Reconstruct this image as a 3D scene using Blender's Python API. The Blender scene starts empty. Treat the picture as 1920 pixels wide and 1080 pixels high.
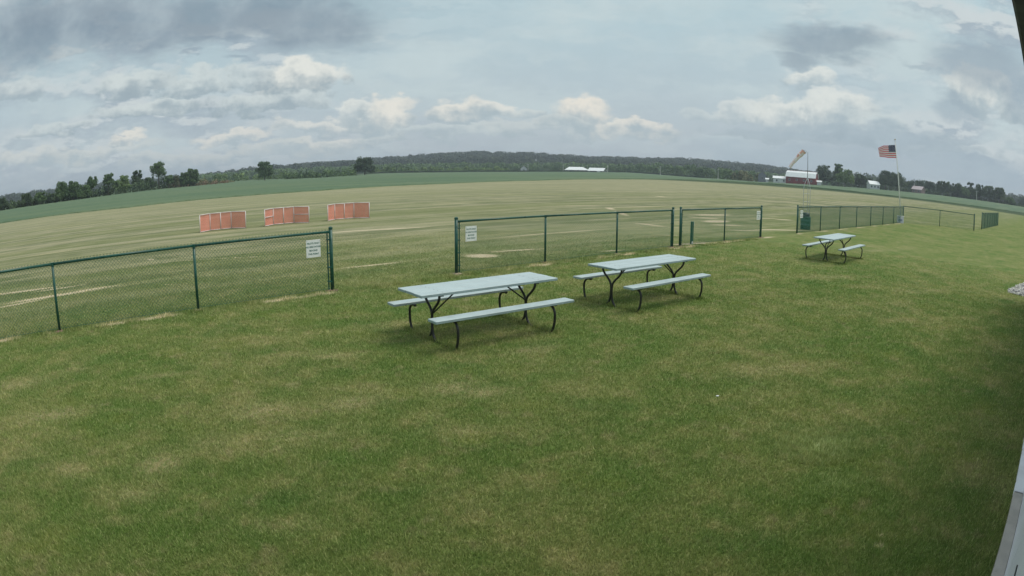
import bpy, bmesh, math, random
import numpy as np
from mathutils import Matrix, Vector

S = bpy.context.scene
COL = S.collection
rad = math.radians
RNG = np.random.default_rng(7)
random.seed(7)

# ------------------------------------------------------------------ camera (wide security lens)
H = 2.4627
PITCH, ROLL = 0.188206, 0.00517426
FK, K3 = 1186.155, -0.0841636           # r = FK * (t + K3 t^3), in 1920 px wide frames
fw = np.array([0, math.cos(PITCH), -math.sin(PITCH)]); up0 = np.array([0, math.sin(PITCH), math.cos(PITCH)]); rt0 = np.array([1., 0, 0])
rt = math.cos(ROLL) * rt0 + math.sin(ROLL) * up0
up = -math.sin(ROLL) * rt0 + math.cos(ROLL) * up0
cam = bpy.data.cameras.new('camera'); camo = bpy.data.objects.new('camera', cam); COL.objects.link(camo); S.camera = camo
cam.type = 'PANO'; cam.panorama_type = 'FISHEYE_LENS_POLYNOMIAL'
cam.sensor_width = 36; cam.sensor_height = 20.25; cam.fisheye_fov = rad(170)
cam.fisheye_polynomial_k0 = 0
cam.fisheye_polynomial_k1, cam.fisheye_polynomial_k2 = -0.04473509748072674, -8.939914677593951e-05
cam.fisheye_polynomial_k3, cam.fisheye_polynomial_k4 = 3.0223466678194415e-06, -4.4875204477788535e-07
cam.clip_start = .02; cam.clip_end = 9000
camo.matrix_world = Matrix(((rt[0], up[0], -fw[0], 0), (rt[1], up[1], -fw[1], 0), (rt[2], up[2], -fw[2], H), (0, 0, 0, 1)))

def sight(u, v):
    """direction in the world of a point of the lens picture"""
    X, Y = u - 960, 540 - v
    R = math.hypot(X, Y) + 1e-9; th = R / FK
    for _ in range(60): th = .5 * th + .5 * (R / FK - K3 * th ** 3)
    return math.cos(th) * fw + math.sin(th) * (X / R * rt + Y / R * up)
def azel(u, v):
    d = sight(u, v); return math.degrees(math.atan2(d[0], d[1])), math.degrees(math.asin(d[2]))
def onground(u, v, z=0.):
    d = sight(u, v); t = (z - H) / d[2]; return np.array([0, 0, H]) + t * d
def polar(az, r): return np.array([r * math.sin(rad(az)), r * math.cos(rad(az))])

# ------------------------------------------------------------------ exposure, world, sun
S.view_settings.view_transform = 'Standard'; S.view_settings.look = 'None'
S.view_settings.exposure = 0.6; S.view_settings.gamma = 1; S.view_settings.use_curve_mapping = False
S.cycles.use_denoising = True
S.cycles.max_bounces = 5; S.cycles.diffuse_bounces = 2; S.cycles.glossy_bounces = 2; S.cycles.transmission_bounces = 2; S.cycles.volume_bounces = 0; S.cycles.transparent_max_bounces = 16
SUN_AZ, SUN_EL = 84, 62

class NT:
    def __init__(s, tree): s.t = tree; s.n = tree.nodes; s.l = tree.links
    def node(s, kind, **kw):
        n = s.n.new(kind)
        for k, v in kw.items(): setattr(n, k, v)
        return n
    def put(s, sock, v):
        if isinstance(v, bpy.types.NodeSocket): s.l.new(v, sock)
        elif v is not None:
            if isinstance(v, (tuple, list)) and sock.type == 'RGBA' and len(v) == 3: v = (*v, 1)
            sock.default_value = v
    def math(s, op, a, b=None, c=None, clamp=False):
        n = s.node('ShaderNodeMath', operation=op, use_clamp=clamp)
        for i, v in enumerate((a, b, c)): s.put(n.inputs[i], v)
        return n.outputs[0]
    def vec(s, op, a, b=None):
        n = s.node('ShaderNodeVectorMath', operation=op)
        s.put(n.inputs[0], a)
        if op == 'SCALE': s.put(n.inputs[3], b)
        elif b is not None: s.put(n.inputs[1], b)
        return n.outputs['Value'] if op in ('DOT_PRODUCT', 'LENGTH', 'DISTANCE') else n.outputs[0]
    def noise(s, vec, scale, detail=3, rough=.55, dist=0., lac=2.):
        n = s.node('ShaderNodeTexNoise'); s.put(n.inputs['Vector'], vec)
        for k, v in (('Scale', scale), ('Detail', detail), ('Roughness', rough), ('Distortion', dist), ('Lacunarity', lac)): s.put(n.inputs[k], v)
        return n.outputs['Fac']
    def ramp(s, x, a, b, lo=0., hi=1., smooth=True):
        n = s.node('ShaderNodeMapRange', interpolation_type='SMOOTHSTEP' if smooth else 'LINEAR')
        s.put(n.inputs[0], x); s.put(n.inputs[1], a); s.put(n.inputs[2], b); s.put(n.inputs[3], lo); s.put(n.inputs[4], hi)
        return n.outputs[0]
    def mix(s, f, a, b, mode='MIX'):
        n = s.node('ShaderNodeMix', data_type='RGBA', blend_type=mode)
        s.put(n.inputs[0], f); s.put(n.inputs[6], a); s.put(n.inputs[7], b)
        return n.outputs[2]

def srgb(r, g, b): return tuple(((c / 255 + .055) / 1.055) ** 2.4 if c > 10 else c / 255 / 12.92 for c in (r, g, b))

W = bpy.data.worlds.new('World'); S.world = W; W.use_nodes = True
w = NT(W.node_tree); w.n.clear()
geo = w.node('ShaderNodeTexCoord').outputs['Generated']
sky = w.node('ShaderNodeTexSky', sky_type='NISHITA', sun_disc=False)
sky.sun_elevation = rad(SUN_EL); sky.sun_rotation = rad(SUN_AZ); sky.air_density = 1.4; sky.dust_density = 3; sky.ozone_density = 1.5
d = w.vec('NORMALIZE', geo)
sep = w.node('ShaderNodeSeparateXYZ'); w.l.new(d, sep.inputs[0]); dz = sep.outputs[2]
st = w.vec('MULTIPLY', d, (1, 1, 2.6))
warp = w.node('ShaderNodeTexNoise'); w.put(warp.inputs['Vector'], st)
for k, v in (('Scale', 7), ('Detail', 3), ('Roughness', .6)): warp.inputs[k].default_value = v
wv = w.vec('SCALE', w.vec('SUBTRACT', warp.outputs['Color'], (.5, .5, .5)), .075)
warp2 = w.node('ShaderNodeTexNoise'); w.put(warp2.inputs['Vector'], st)
for k, v in (('Scale', 26), ('Detail', 4), ('Roughness', .62)): warp2.inputs[k].default_value = v
wv = w.vec('ADD', wv, w.vec('SCALE', w.vec('SUBTRACT', warp2.outputs['Color'], (.5, .5, .5)), .032))
dwarp = w.vec('ADD', d, wv)
def local(u, v, ru, rv):
    """direction expressed in a flat frame around one point of the sky, scaled so that the cloud is of size one"""
    c = sight(u, v); tdir = np.array([c[1], -c[0], 0.]); tdir /= np.linalg.norm(tdir); udir = np.cross(tdir, c)
    n = w.node('ShaderNodeMapping', vector_type='TEXTURE'); w.l.new(dwarp, n.inputs[0])
    n.inputs['Location'].default_value = tuple(c)
    n.inputs['Rotation'].default_value = Matrix((tdir, udir, np.cross(tdir, udir))).transposed().to_euler()
    n.inputs['Scale'].default_value = (ru / 1100, rv / 1100, .5)
    return n.outputs[0]
def cloud_mask(u, v, ru, rv, amount=1., edge=(1.25, .45)):
    """soft cloud shape around one direction of the sky; ru, rv half sizes"""
    return w.ramp(w.vec('LENGTH', local(u, v, ru, rv)), edge[0], edge[1], 0, amount)
def union(ms):
    o = ms[0]
    for m in ms[1:]: o = w.math('MAXIMUM', o, m)
    return o
# base air between clouds
base = w.mix(w.ramp(dz, 0, .32), srgb(180, 192, 200), srgb(176, 199, 205))
base = w.mix(.10, base, w.vec('SCALE', sky.outputs[0], .10))
# thin white veil
veil = w.noise(w.vec('MULTIPLY', dwarp, (1, 1, 5)), 3.2, 5, .55)
base = w.mix(w.ramp(veil, .42, .68, 0, .75), base, srgb(192, 206, 208))
# general field of grey cumulus, higher layer
n1 = w.noise(w.vec('MULTIPLY', d, (1, 1, 2.8)), 7, 5, .58)
n1b = w.noise(w.vec('MULTIPLY', w.vec('ADD', d, (0, 0, .014)), (1, 1, 2.8)), 7, 5, .58)
lit = w.ramp(w.math('SUBTRACT', n1, n1b), -.035, .045)
clear_patch = union([cloud_mask(1150, 120, 330, 150, 1, (1.7, .4))])
side = w.ramp(w.vec('DOT_PRODUCT', d, tuple(sight(1100, 300))), .985, .80, .25, 1)
dens = w.math('MULTIPLY', w.math('MULTIPLY', w.ramp(n1, .40, .62), w.math('SUBTRACT', 1., w.math('MULTIPLY', clear_patch, .75))), side)
ccol = w.mix(lit, srgb(156, 170, 181), srgb(196, 204, 206))
col = w.mix(w.math('MULTIPLY', dens, .85), base, ccol)
# placed brighter heads, then greys, then the dark bellies in front
bn = w.noise(d, 27, 6, .62); bn2 = w.noise(d, 10, 4, .6)
bn_a = w.math('MULTIPLY', w.math('SUBTRACT', bn, .5), 1.9); bn_b = w.math('MULTIPLY', w.math('SUBTRACT', bn, .5), 2.6)
def heap(col, u, v, ru, rv, amt=.9, lightc=(200, 208, 208), darkc=(150, 165, 180), warm=0., split=.0):
    """one cumulus: ragged bright crown over a flatter grey belly"""
    p = local(u, v, ru, rv); b = w.vec('DOT_PRODUCT', p, (0, 1, 0))
    p2 = w.vec('ADD', p, w.vec('MULTIPLY', w.vec('MINIMUM', p, (0, 0, 0)), (0, .7, 0)))
    r2 = w.math('ADD', w.vec('DOT_PRODUCT', p2, p2), bn_a)
    mask = w.ramp(r2, 1.15, .55, 0, amt)
    sh = w.math('ADD', b, bn_b)
    lc = srgb(*lightc); lc = (lc[0] * (1 + .06 * warm), lc[1] * (1 - .005 * warm), lc[2] * (1 - .05 * warm))
    return w.mix(mask, col, w.mix(w.ramp(sh, split - .55, split + .75), srgb(*darkc), lc))
W1, W2, G1, G2 = (220, 223, 217), (200, 209, 208), (152, 168, 176), (168, 183, 189)
for h_ in [  # far and low first
    (60, 300, 120, 18, .6, W2, G2, 1), (200, 285, 110, 16, .55, W2, G2, 1), (330, 300, 130, 14, .5, W2, G2, 1), (520, 282, 150, 16, .6, W2, G2, 1), (660, 268, 120, 14, .7, W1, G2, .6), (820, 255, 150, 18, .7, W2, G2, 0),
    (1010, 250, 130, 16, .6, W2, G2, .5), (1180, 250, 90, 22, .85, W1, G2, 1), (1320, 215, 50, 14, .6, W2, G2, 0), (1500, 262, 190, 16, .6, G2, G1, 0), (1720, 275, 190, 20, .5, G2, G1, 0),
    (240, 263, 32, 13, .85, W1, G2, 1), (440, 258, 95, 16, .75, W1, G2, 1), (600, 240, 100, 18, .7, W1, G2, .6), (110, 240, 90, 15, .7, W2, G1, 0),
    (722, 226, 58, 44, 1, W1, G2, .8), (655, 214, 36, 30, .85, W1, G2, 0), (870, 220, 66, 32, 1, W1, G2, .7), (940, 218, 36, 20, .85, W1, G2, .5), (985, 222, 30, 20, .8, W2, G2, .4), (1092, 218, 62, 50, 1, W1, G2, 1.2), (1060, 240, 60, 16, .7, W2, G2, .6),
    (1395, 215, 50, 28, .6, W1, G2, 0), (1490, 226, 95, 42, .85, W1, G2, 0), (1575, 214, 75, 50, .8, W1, G2, 0), (1640, 240, 70, 22, .6, W2, G2, 0), (1522, 150, 55, 24, .8, W1, G2, 0), (1835, 178, 85, 56, .95, W1, G2, .2), (1900, 215, 40, 26, .7, W2, G1, 0),
    (275, 208, 105, 24, .85, W2, G1, 0), (520, 195, 115, 30, .85, W2, G1, 0), (565, 160, 85, 42, .95, W1, G1, .2), (250, 160, 88, 26, .85, W2, G1, 0), (365, 168, 80, 28, .85, W2, G1, 0), (465, 150, 60, 24, .75, W2, G1, 0), (120, 112, 40, 18, .7, W1, G1, .3), (30, 180, 60, 26, .6, W2, G1, 0)]:
    col = heap(col, *h_)
grey = union([cloud_mask(*a) for a in [
    (1845, 120, 120, 55, .75), (1795, 205, 55, 24, .6), (1905, 165, 45, 60, .7), (1730, 112, 50, 9, .5), (1760, 318, 300, 34, .6), (1480, 292, 190, 24, .55), (1600, 255, 240, 22, .4),
    (445, 73, 28, 13, .85), (355, 106, 20, 8, .7), (445, 116, 40, 7, .6), (40, 70, 130, 60, .6)]])
col = w.mix(grey, col, w.mix(w.ramp(dz, .03, .2), srgb(154, 172, 184), srgb(144, 161, 173)))
dark = union([cloud_mask(*a) for a in [
    (150, 42, 300, 70, .95, (1.45, .35)), (430, 26, 260, 48, .95, (1.45, .35)), (600, 48, 125, 56, .9), (600, 84, 55, 28, .6), (330, 62, 140, 32, .8), (1560, 78, 110, 36, .8), (1505, 108, 45, 22, .75), (0, 110, 90, 40, .5)]])
dn = bn2
col = w.mix(w.math('MULTIPLY', dark, w.ramp(bn2, .3, .6, .75, 1)), col, w.mix(w.ramp(dn, .3, .7), srgb(110, 129, 145), srgb(156, 171, 180)))
fine = bn
col = w.mix(1, col, w.mix(fine, (.955, .955, .955, 1), (1.045, 1.045, 1.045, 1)), 'MULTIPLY')
bg = w.node('ShaderNodeBackground'); w.put(bg.inputs[0], col); bg.inputs[1].default_value = .725
wo = w.node('ShaderNodeOutputWorld'); w.l.new(bg.outputs[0], wo.inputs[0])

sun = bpy.data.lights.new('sun', 'SUN'); sun.energy = 1.5; sun.angle = rad(34); sun.color = (1, .95, .87)
so = bpy.data.objects.new('sun', sun); COL.objects.link(so)
so.rotation_euler = (rad(90 - SUN_EL), 0, rad(180 - SUN_AZ))
so.location = (40, -20, 60)

# ------------------------------------------------------------------ helpers: objects
def obj(name, data, parent=None, mat=None):
    o = bpy.data.objects.new(name, data); COL.objects.link(o)
    if parent: o.parent = parent
    if mat is not None and hasattr(data, 'materials') and len(data.materials) == 0:
        for m in (mat if isinstance(mat, (list, tuple)) else [mat]): data.materials.append(m)
    return o
def thing(name, label, cat, loc=(0, 0, 0), rz=0, group=None):
    o = bpy.data.objects.new(name, None); COL.objects.link(o); o.empty_display_size = .2
    o.location = loc; o.rotation_euler = (0, 0, rz); o['label'] = label; o['category'] = cat
    if group: o['group'] = group
    return o
def tag(o, label, cat, group=None):
    o['label'] = label; o['category'] = cat
    if group: o['group'] = group
    return o
def dup(root, loc, rz, label):
    r = root.copy(); COL.objects.link(r); r.location = loc; r.rotation_euler = (0, 0, rz); r['label'] = label
    for ch in list(root.children):
        c = ch.copy(); COL.objects.link(c); c.parent = r
        for g in list(ch.children):
            e = g.copy(); COL.objects.link(e); e.parent = c
    return r
class MB:
    """gathers boxes, tubes and faces for one mesh"""
    def __init__(s): s.v = []; s.f = []; s.m = []
    def face(s, pts, m=0):
        b = len(s.v); s.v += [tuple(p) for p in pts]; s.f.append(tuple(range(b, b + len(pts)))); s.m.append(m); return s
    def box(s, c, d, R=None, bev=0., m=0):
        hx, hy, hz = [k / 2 for k in d]; b = len(s.v); c = np.array(c, float)
        if bev:
            bm = bmesh.new(); bmesh.ops.create_cube(bm, size=1)
            bmesh.ops.scale(bm, vec=d, verts=bm.verts); bmesh.ops.bevel(bm, geom=bm.edges[:], offset=bev, segments=1, affect='EDGES')
            bm.verts.ensure_lookup_table()
            P = [np.array(v.co) for v in bm.verts]; F = [[v.index for v in f.verts] for f in bm.faces]; bm.free()
        else:
            P = [np.array((x * hx, y * hy, z * hz)) for x in (-1, 1) for y in (-1, 1) for z in (-1, 1)]
            F = [(0, 1, 3, 2), (4, 6, 7, 5), (0, 4, 5, 1), (2, 3, 7, 6), (0, 2, 6, 4), (1, 5, 7, 3)]
        if R is not None: P = [np.array(R) @ p for p in P]
        s.v += [tuple(c + p) for p in P]; s.f += [tuple(b + i for i in f) for f in F]; s.m += [m] * len(F); return s
    def tube(s, path, r, n=8, cap=True, m=0):
        P = [np.array(p, float) for p in path]; rs = r if isinstance(r, (list, tuple)) else [r] * len(P); b = len(s.v)
        ref = None
        for i, p in enumerate(P):
            t = P[min(i + 1, len(P) - 1)] - P[max(i - 1, 0)]; t /= np.linalg.norm(t) + 1e-12
            if ref is None: ref = np.array([0, 0, 1.]) if abs(t[2]) < .9 else np.array([1., 0, 0])
            a = np.cross(t, ref); a /= np.linalg.norm(a) + 1e-12; bb = np.cross(t, a); ref = np.cross(a, t) if abs(np.dot(t, ref)) < .99 else ref
            for k in range(n):
                q = 2 * math.pi * (k + .5) / n; s.v.append(tuple(p + rs[i] * (math.cos(q) * a + math.sin(q) * bb)))
        for i in range(len(P) - 1):
            for k in range(n):
                k2 = (k + 1) % n; s.f.append((b + i * n + k, b + i * n + k2, b + (i + 1) * n + k2, b + (i + 1) * n + k)); s.m.append(m)
        if cap:
            s.f.append(tuple(b + k for k in range(n))[::-1]); s.f.append(tuple(b + (len(P) - 1) * n + k for k in range(n))); s.m += [m, m]
        return s
    def mesh(s, name, smooth=False):
        me = bpy.data.meshes.new(name); me.from_pydata(s.v, [], s.f); me.update()
        if len(set(s.m)) > 1: me.polygons.foreach_set('material_index', s.m)
        if smooth: me.polygons.foreach_set('use_smooth', [True] * len(s.f))
        bm = bmesh.new(); bm.from_mesh(me); bmesh.ops.recalc_face_normals(bm, faces=bm.faces[:]); bm.to_mesh(me); bm.free()
        return me
    def build(s, name, mat, parent=None, smooth=False):
        return obj(name, s.mesh(name, smooth), parent, mat)
def smooth_path(pts, n=4):
    """catmull-rom through points"""
    P = [np.array(p, float) for p in pts]; P = [2 * P[0] - P[1]] + P + [2 * P[-1] - P[-2]]; out = []
    for i in range(1, len(P) - 2):
        for k in range(n):
            t = k / n; a, b, c, e = P[i - 1:i + 3]
            out.append(.5 * ((2 * b) + (c - a) * t + (2 * a - 5 * b + 4 * c - e) * t * t + (3 * b - a - 3 * c + e) * t ** 3))
    out.append(P[-2]); return out
def quick_mesh(name, V, F, k):
    """V (n,3) F (m,k) arrays"""
    me = bpy.data.meshes.new(name); me.vertices.add(len(V)); me.vertices.foreach_set('co', np.ascontiguousarray(V, dtype=np.float32).ravel())
    m = len(F); me.loops.add(m * k); me.loops.foreach_set('vertex_index', np.ascontiguousarray(F, dtype=np.int32).ravel())
    me.polygons.add(m); me.polygons.foreach_set('loop_start', np.arange(0, m * k, k, dtype=np.int32)); me.polygons.foreach_set('loop_total', np.full(m, k, dtype=np.int32))
    me.update(calc_edges=True); return me
def attr(me, name, vals):
    a = me.attributes.new(name, 'FLOAT', 'POINT'); a.data.foreach_set('value', np.ascontiguousarray(vals, dtype=np.float32))

# ------------------------------------------------------------------ helpers: materials
MATS = {}
def mat(name, colour, rough=.6, metal=0., spec=.5, var=.0, vscale=8., bump=0., bscale=40., var2=None, fn=None):
    """painted / plain material with mottled colour, wear and fine relief"""
    if name in MATS: return MATS[name]
    m = bpy.data.materials.new(name); m.use_nodes = True; t = NT(m.node_tree); b = t.n['Principled BSDF']
    tc = t.node('ShaderNodeTexCoord').outputs['Object']
    c = colour
    if var:
        n = t.noise(tc, vscale, 5, .6); lo = tuple(x * (1 - var) for x in colour); hi = var2 or tuple(min(1, x * (1 + var)) for x in colour)
        c = t.mix(t.ramp(n, .3, .7), lo, hi)
    if fn: c = fn(t, tc, c)
    t.put(b.inputs['Base Color'], c)
    t.put(b.inputs['Roughness'], t.ramp(t.noise(tc, vscale * 2, 3), .3, .7, max(0, rough - .1), min(1, rough + .1)))
    b.inputs['Metallic'].default_value = metal; b.inputs['Specular IOR Level'].default_value = spec
    if bump:
        bn = t.node('ShaderNodeBump'); bn.inputs['Strength'].default_value = bump; bn.inputs['Distance'].default_value = .01
        t.put(bn.inputs['Height'], t.noise(tc, bscale, 4)); t.l.new(bn.outputs[0], b.inputs['Normal'])
    MATS[name] = m; return m

# ------------------------------------------------------------------ terrain
AZ = np.array([-180, -75, -62, -49.4, -42.5, -36, -30, -25, -17.5, -12, -5.8, 0, 6, 10.6, 16.4, 22.4, 26.4, 31.6, 40, 49.3, 60, 75, 180.])
R2 = np.array([230, 230, 225, 215, 222, 300, 300, 470, 330, 470, 500, 540, 580, 620, 500, 440, 470, 480, 480, 480, 480, 480, 230.])
E2 = np.array([-.64, -.64, -.64, -.64, -.633, -.47, -.47, -.29, -.43, -.23, -.25, -.24, -.15, -.08, -.27, -.33, -.22, -.1, .05, .12, .15, .1, -.6])
AR = np.array([-180, -62, -49, -36, -28.6, -23.5, -19.5, -15.6, -11.7, -7.8, -3, 1.9, 6.7, 11.5, 16.4, 21.4, 26.4, 30, 36, 42, 49, 62, 180.])
ER = np.array([.4, .3, .28, .33, .45, .55, .80, .88, 1.08, 1.28, 1.50, 1.42, 1.14, 1.18, 1.28, 1.16, .88, .70, .58, .5, .62, .6, .4])
A1 = np.array([-180, -75, -62, -49.4, -42.5, -36, -23.5, -17.5, -5.8, 1.9, 10.6, 16.4, 23.4, 31.6, 35.8, 42.4, 49.3, 60, 75, 180.])
R1 = np.array([100, 100, 86, 81, 79, 76, 83, 88, 108.5, 136, 200, 262, 300, 262, 250, 268, 310, 340, 340, 100.])
CROP = .5; RR = 1350.
def sm(t): t = np.clip(t, 0, 1); return t * t * (3 - 2 * t)
def ground_z(x, y):
    x = np.asarray(x, float); y = np.asarray(y, float)
    r = np.hypot(x, y); az = np.degrees(np.arctan2(x, y))
    r2 = np.interp(az, AZ, R2); r1 = np.interp(az, A1, R1); e2 = np.interp(az, AZ, E2)
    z2 = H + r2 * np.tan(np.radians(e2)) - CROP
    z = z2 * sm((r - r1 - 4) / (r2 - r1 - 4))
    zr = np.maximum(z2, H + RR * np.tan(np.radians(np.interp(az, AR, ER))) - 14)
    z = z + (zr - z2) * sm((r - 820) / (RR - 820))
    return z
# fence axis frame: along (a) and offset (n)
FA = rad(50.5); AX = np.array([math.sin(FA), math.cos(FA)]); NX = np.array([-math.cos(FA), math.sin(FA)])
def ao(a, n): return AX * a + NX * n

# worn and dry places: (x, y, half length, half width, direction in degrees from +x, strength, kind)
WORN = []
def worn(u, v, L, Wd, ang, s=1., kind='bare'):
    g = onground(u, v); WORN.append((g[0], g[1], L, Wd, ang, s, kind))
for a_ in [(680, 432, 1.7, .14, 30, .95), (760, 428, 1.2, .12, 32, .8), (700, 497, .85, .07, 36, .9), (45, 546, 1.1, .12, 34, .95), (110, 541, 1.0, .10, 40, .6), (95, 556, 1.3, .14, 44, 1.), (180, 541, .7, .10, 42, .7), (30, 571, .9, .10, 50, .8),
           (330, 490, 2.0, .05, 20, .55), (450, 483, 1.2, .05, 16, .6), (283, 487, .12, .3, 60, .6), (320, 534, .3, .05, 0, .7), (903, 480, .42, .34, 0, 1.), (960, 470, .9, .07, 30, .9), (985, 469, .9, .06, 30, .7), (1000, 440, 2.4, .16, 40, .5), (1080, 434, 2.4, .14, 40, .5), (1150, 470, .6, .1, 30, .6),
           (1144, 391, .3, 1.2, 0, .6), (1165, 400, .25, 2.4, 0, .55), (1215, 421, 1.0, .25, -55, .6), (1245, 425, .9, .12, -25, .6), (1258, 441, .5, .12, 0, .5), (1300, 428, 1.0, .1, -20, .5),
           (1336, 403, 1.6, .5, 30, .9), (1328, 409, .6, .3, -10, .9), (1343, 415, .5, 1.0, -50, .95), (1362, 422, .8, .22, 10, 1.), (1300, 407, .4, .3, 0, .6), (1646, 1024, .05, .035, 0, .55), (1652, 1006, .035, .03, 0, .48), (1315, 456, .7, .16, 20, .9), (1280, 458, .5, .14, 20, .8),
           (1460, 431, 1.6, .16, 10, 1.), (1400, 432, 1.2, .14, 10, .8), (1470, 412, .6, .25, 0, .9), (1240, 369, .6, .6, 0, .8), (1430, 410, 2.5, .18, 35, .5), (1130, 375, 5, .3, 40, .45), (1210, 387, 5, .3, 40, .4), (960, 362, 6, .4, 40, .35), (1070, 386, 4, .3, 35, .5), (850, 382, 3, .25, 40, .4)]:
    worn(*a_)
for a_ in [(620, 668, .3, .10, 25, .9), (850, 728, .34, .2, 15, .8), (905, 735, .26, .16, 5, .9), (500, 770, .34, .2, 20, 1.), (660, 755, .32, .2, 25, .8), (300, 870, .24, .2, 60, .95), (400, 830, .3, .2, 20, .5), (90, 780, .5, .16, 30, .9), (130, 880, .2, .14, 0, .8), (860, 810, .3, .14, 10, .6), (300, 705, .4, .1, 30, .7), (1000, 655, .35, .14, 20, .6), (545, 665, .4, .12, 25, .6),
           (1390, 525, .5, .16, 20, .8), (1430, 695, .5, .2, 10, .5), (1560, 520, .8, .2, 10, .6), (1640, 470, 1.5, .3, 20, .5), (1690, 600, .4, .2, 0, .5), (250, 930, .3, .12, 20, .6), (520, 985, .3, .08, 10, .5), (560, 820, .5, .2, 20, .5), (1250, 560, .6, .25, 30, .6), (930, 610, .7, .25, 30, .5), (720, 610, .4, .2, 30, .5), (40, 720, .6, .3, 40, .6), (1740, 545, .8, .15, 10, .5), (1880, 925, .25, .1, 30, .5)]:
    worn(*a_, kind='dry')
def fields(x, y):
    """bare, dry, lawn amount at ground points (all in place coordinates)"""
    bare = np.zeros_like(x); dry = np.zeros_like(x)
    for (gx, gy, L, Wd, ang, s, kind) in WORN:
        c, sn = math.cos(rad(ang)), math.sin(rad(ang)); dx, dy = x - gx, y - gy
        q = ((dx * c + dy * sn) / L) ** 2 + ((-dx * sn + dy * c) / Wd) ** 2
        e = s * np.exp(-q * .9)
        if kind == 'bare': np.maximum(bare, e, out=bare)
        else: np.maximum(dry, e, out=dry)
    a = x * AX[0] + y * AX[1]; n = x * NX[0] + y * NX[1]
    fl = np.where(a < 49, 11.9, np.interp(a, [49, 58, 120, 400], [11.5, 5.4, 4.3, 1.]))
    lawn = 1 - sm((n - fl + 1.2) / 4.5)
    # strip worn along the fence foot
    foot = np.exp(-((n - np.interp(a, [-1, 27.5, 49], [11.72, 12.2, 12.05])) / .16) ** 2) * (a < 49.5) * (.30 + .18 * np.sin(a * 1.9) + .12 * np.sin(a * 5.3 + 1))
    gap = ((a > 5.4) & (a < 9.6)) | ((a > 24.6) & (a < 27.2))
    bare = np.maximum(bare, np.where(gap, .0, foot) * .95)
    return bare, dry, lawn
def axis_vals(lo, hi, step, far):
    v = list(np.arange(lo, hi + 1e-6, step)); s_ = step
    while v[-1] < far: s_ *= 1.07; v.append(v[-1] + s_)
    s_ = step; lowv = [v[0]]
    while lowv[-1] > -far: s_ *= 1.07; lowv.append(lowv[-1] - s_)
    return np.array(lowv[:0:-1] + v)
gx = axis_vals(-20, 30, .14, 3400); gy = axis_vals(1, 44, .14, 3400)
GX, GY = np.meshgrid(gx, gy); gz = ground_z(GX, GY)
nv, nu = GX.shape; idx = np.arange(nv * nu).reshape(nv, nu)
Fq = np.stack([idx[:-1, :-1], idx[:-1, 1:], idx[1:, 1:], idx[1:, :-1]], -1).reshape(-1, 4)
V = np.stack([GX, GY, gz], -1).reshape(-1, 3)
gm = quick_mesh('ground', V, Fq, 4); gm.polygons.foreach_set('use_smooth', [True] * len(Fq))
ba, dr, la = fields(V[:, 0], V[:, 1]); attr(gm, 'bare', ba); attr(gm, 'dry', dr); attr(gm, 'lawn', la)
PATCHES = [(1530, 835, .50, .34, 1.), (1560, 905, .30, .22, .7)]
def fresh(x, y):
    o = np.zeros_like(x)
    for u, v, a, b, k in PATCHES:
        g = onground(u, v); o = np.maximum(o, k * np.exp(-(((x - g[0]) / a) ** 2 + ((y - g[1]) / b) ** 2) ** 1.5))
    return o
attr(gm, 'tall', fresh(V[:, 0], V[:, 1]))

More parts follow.
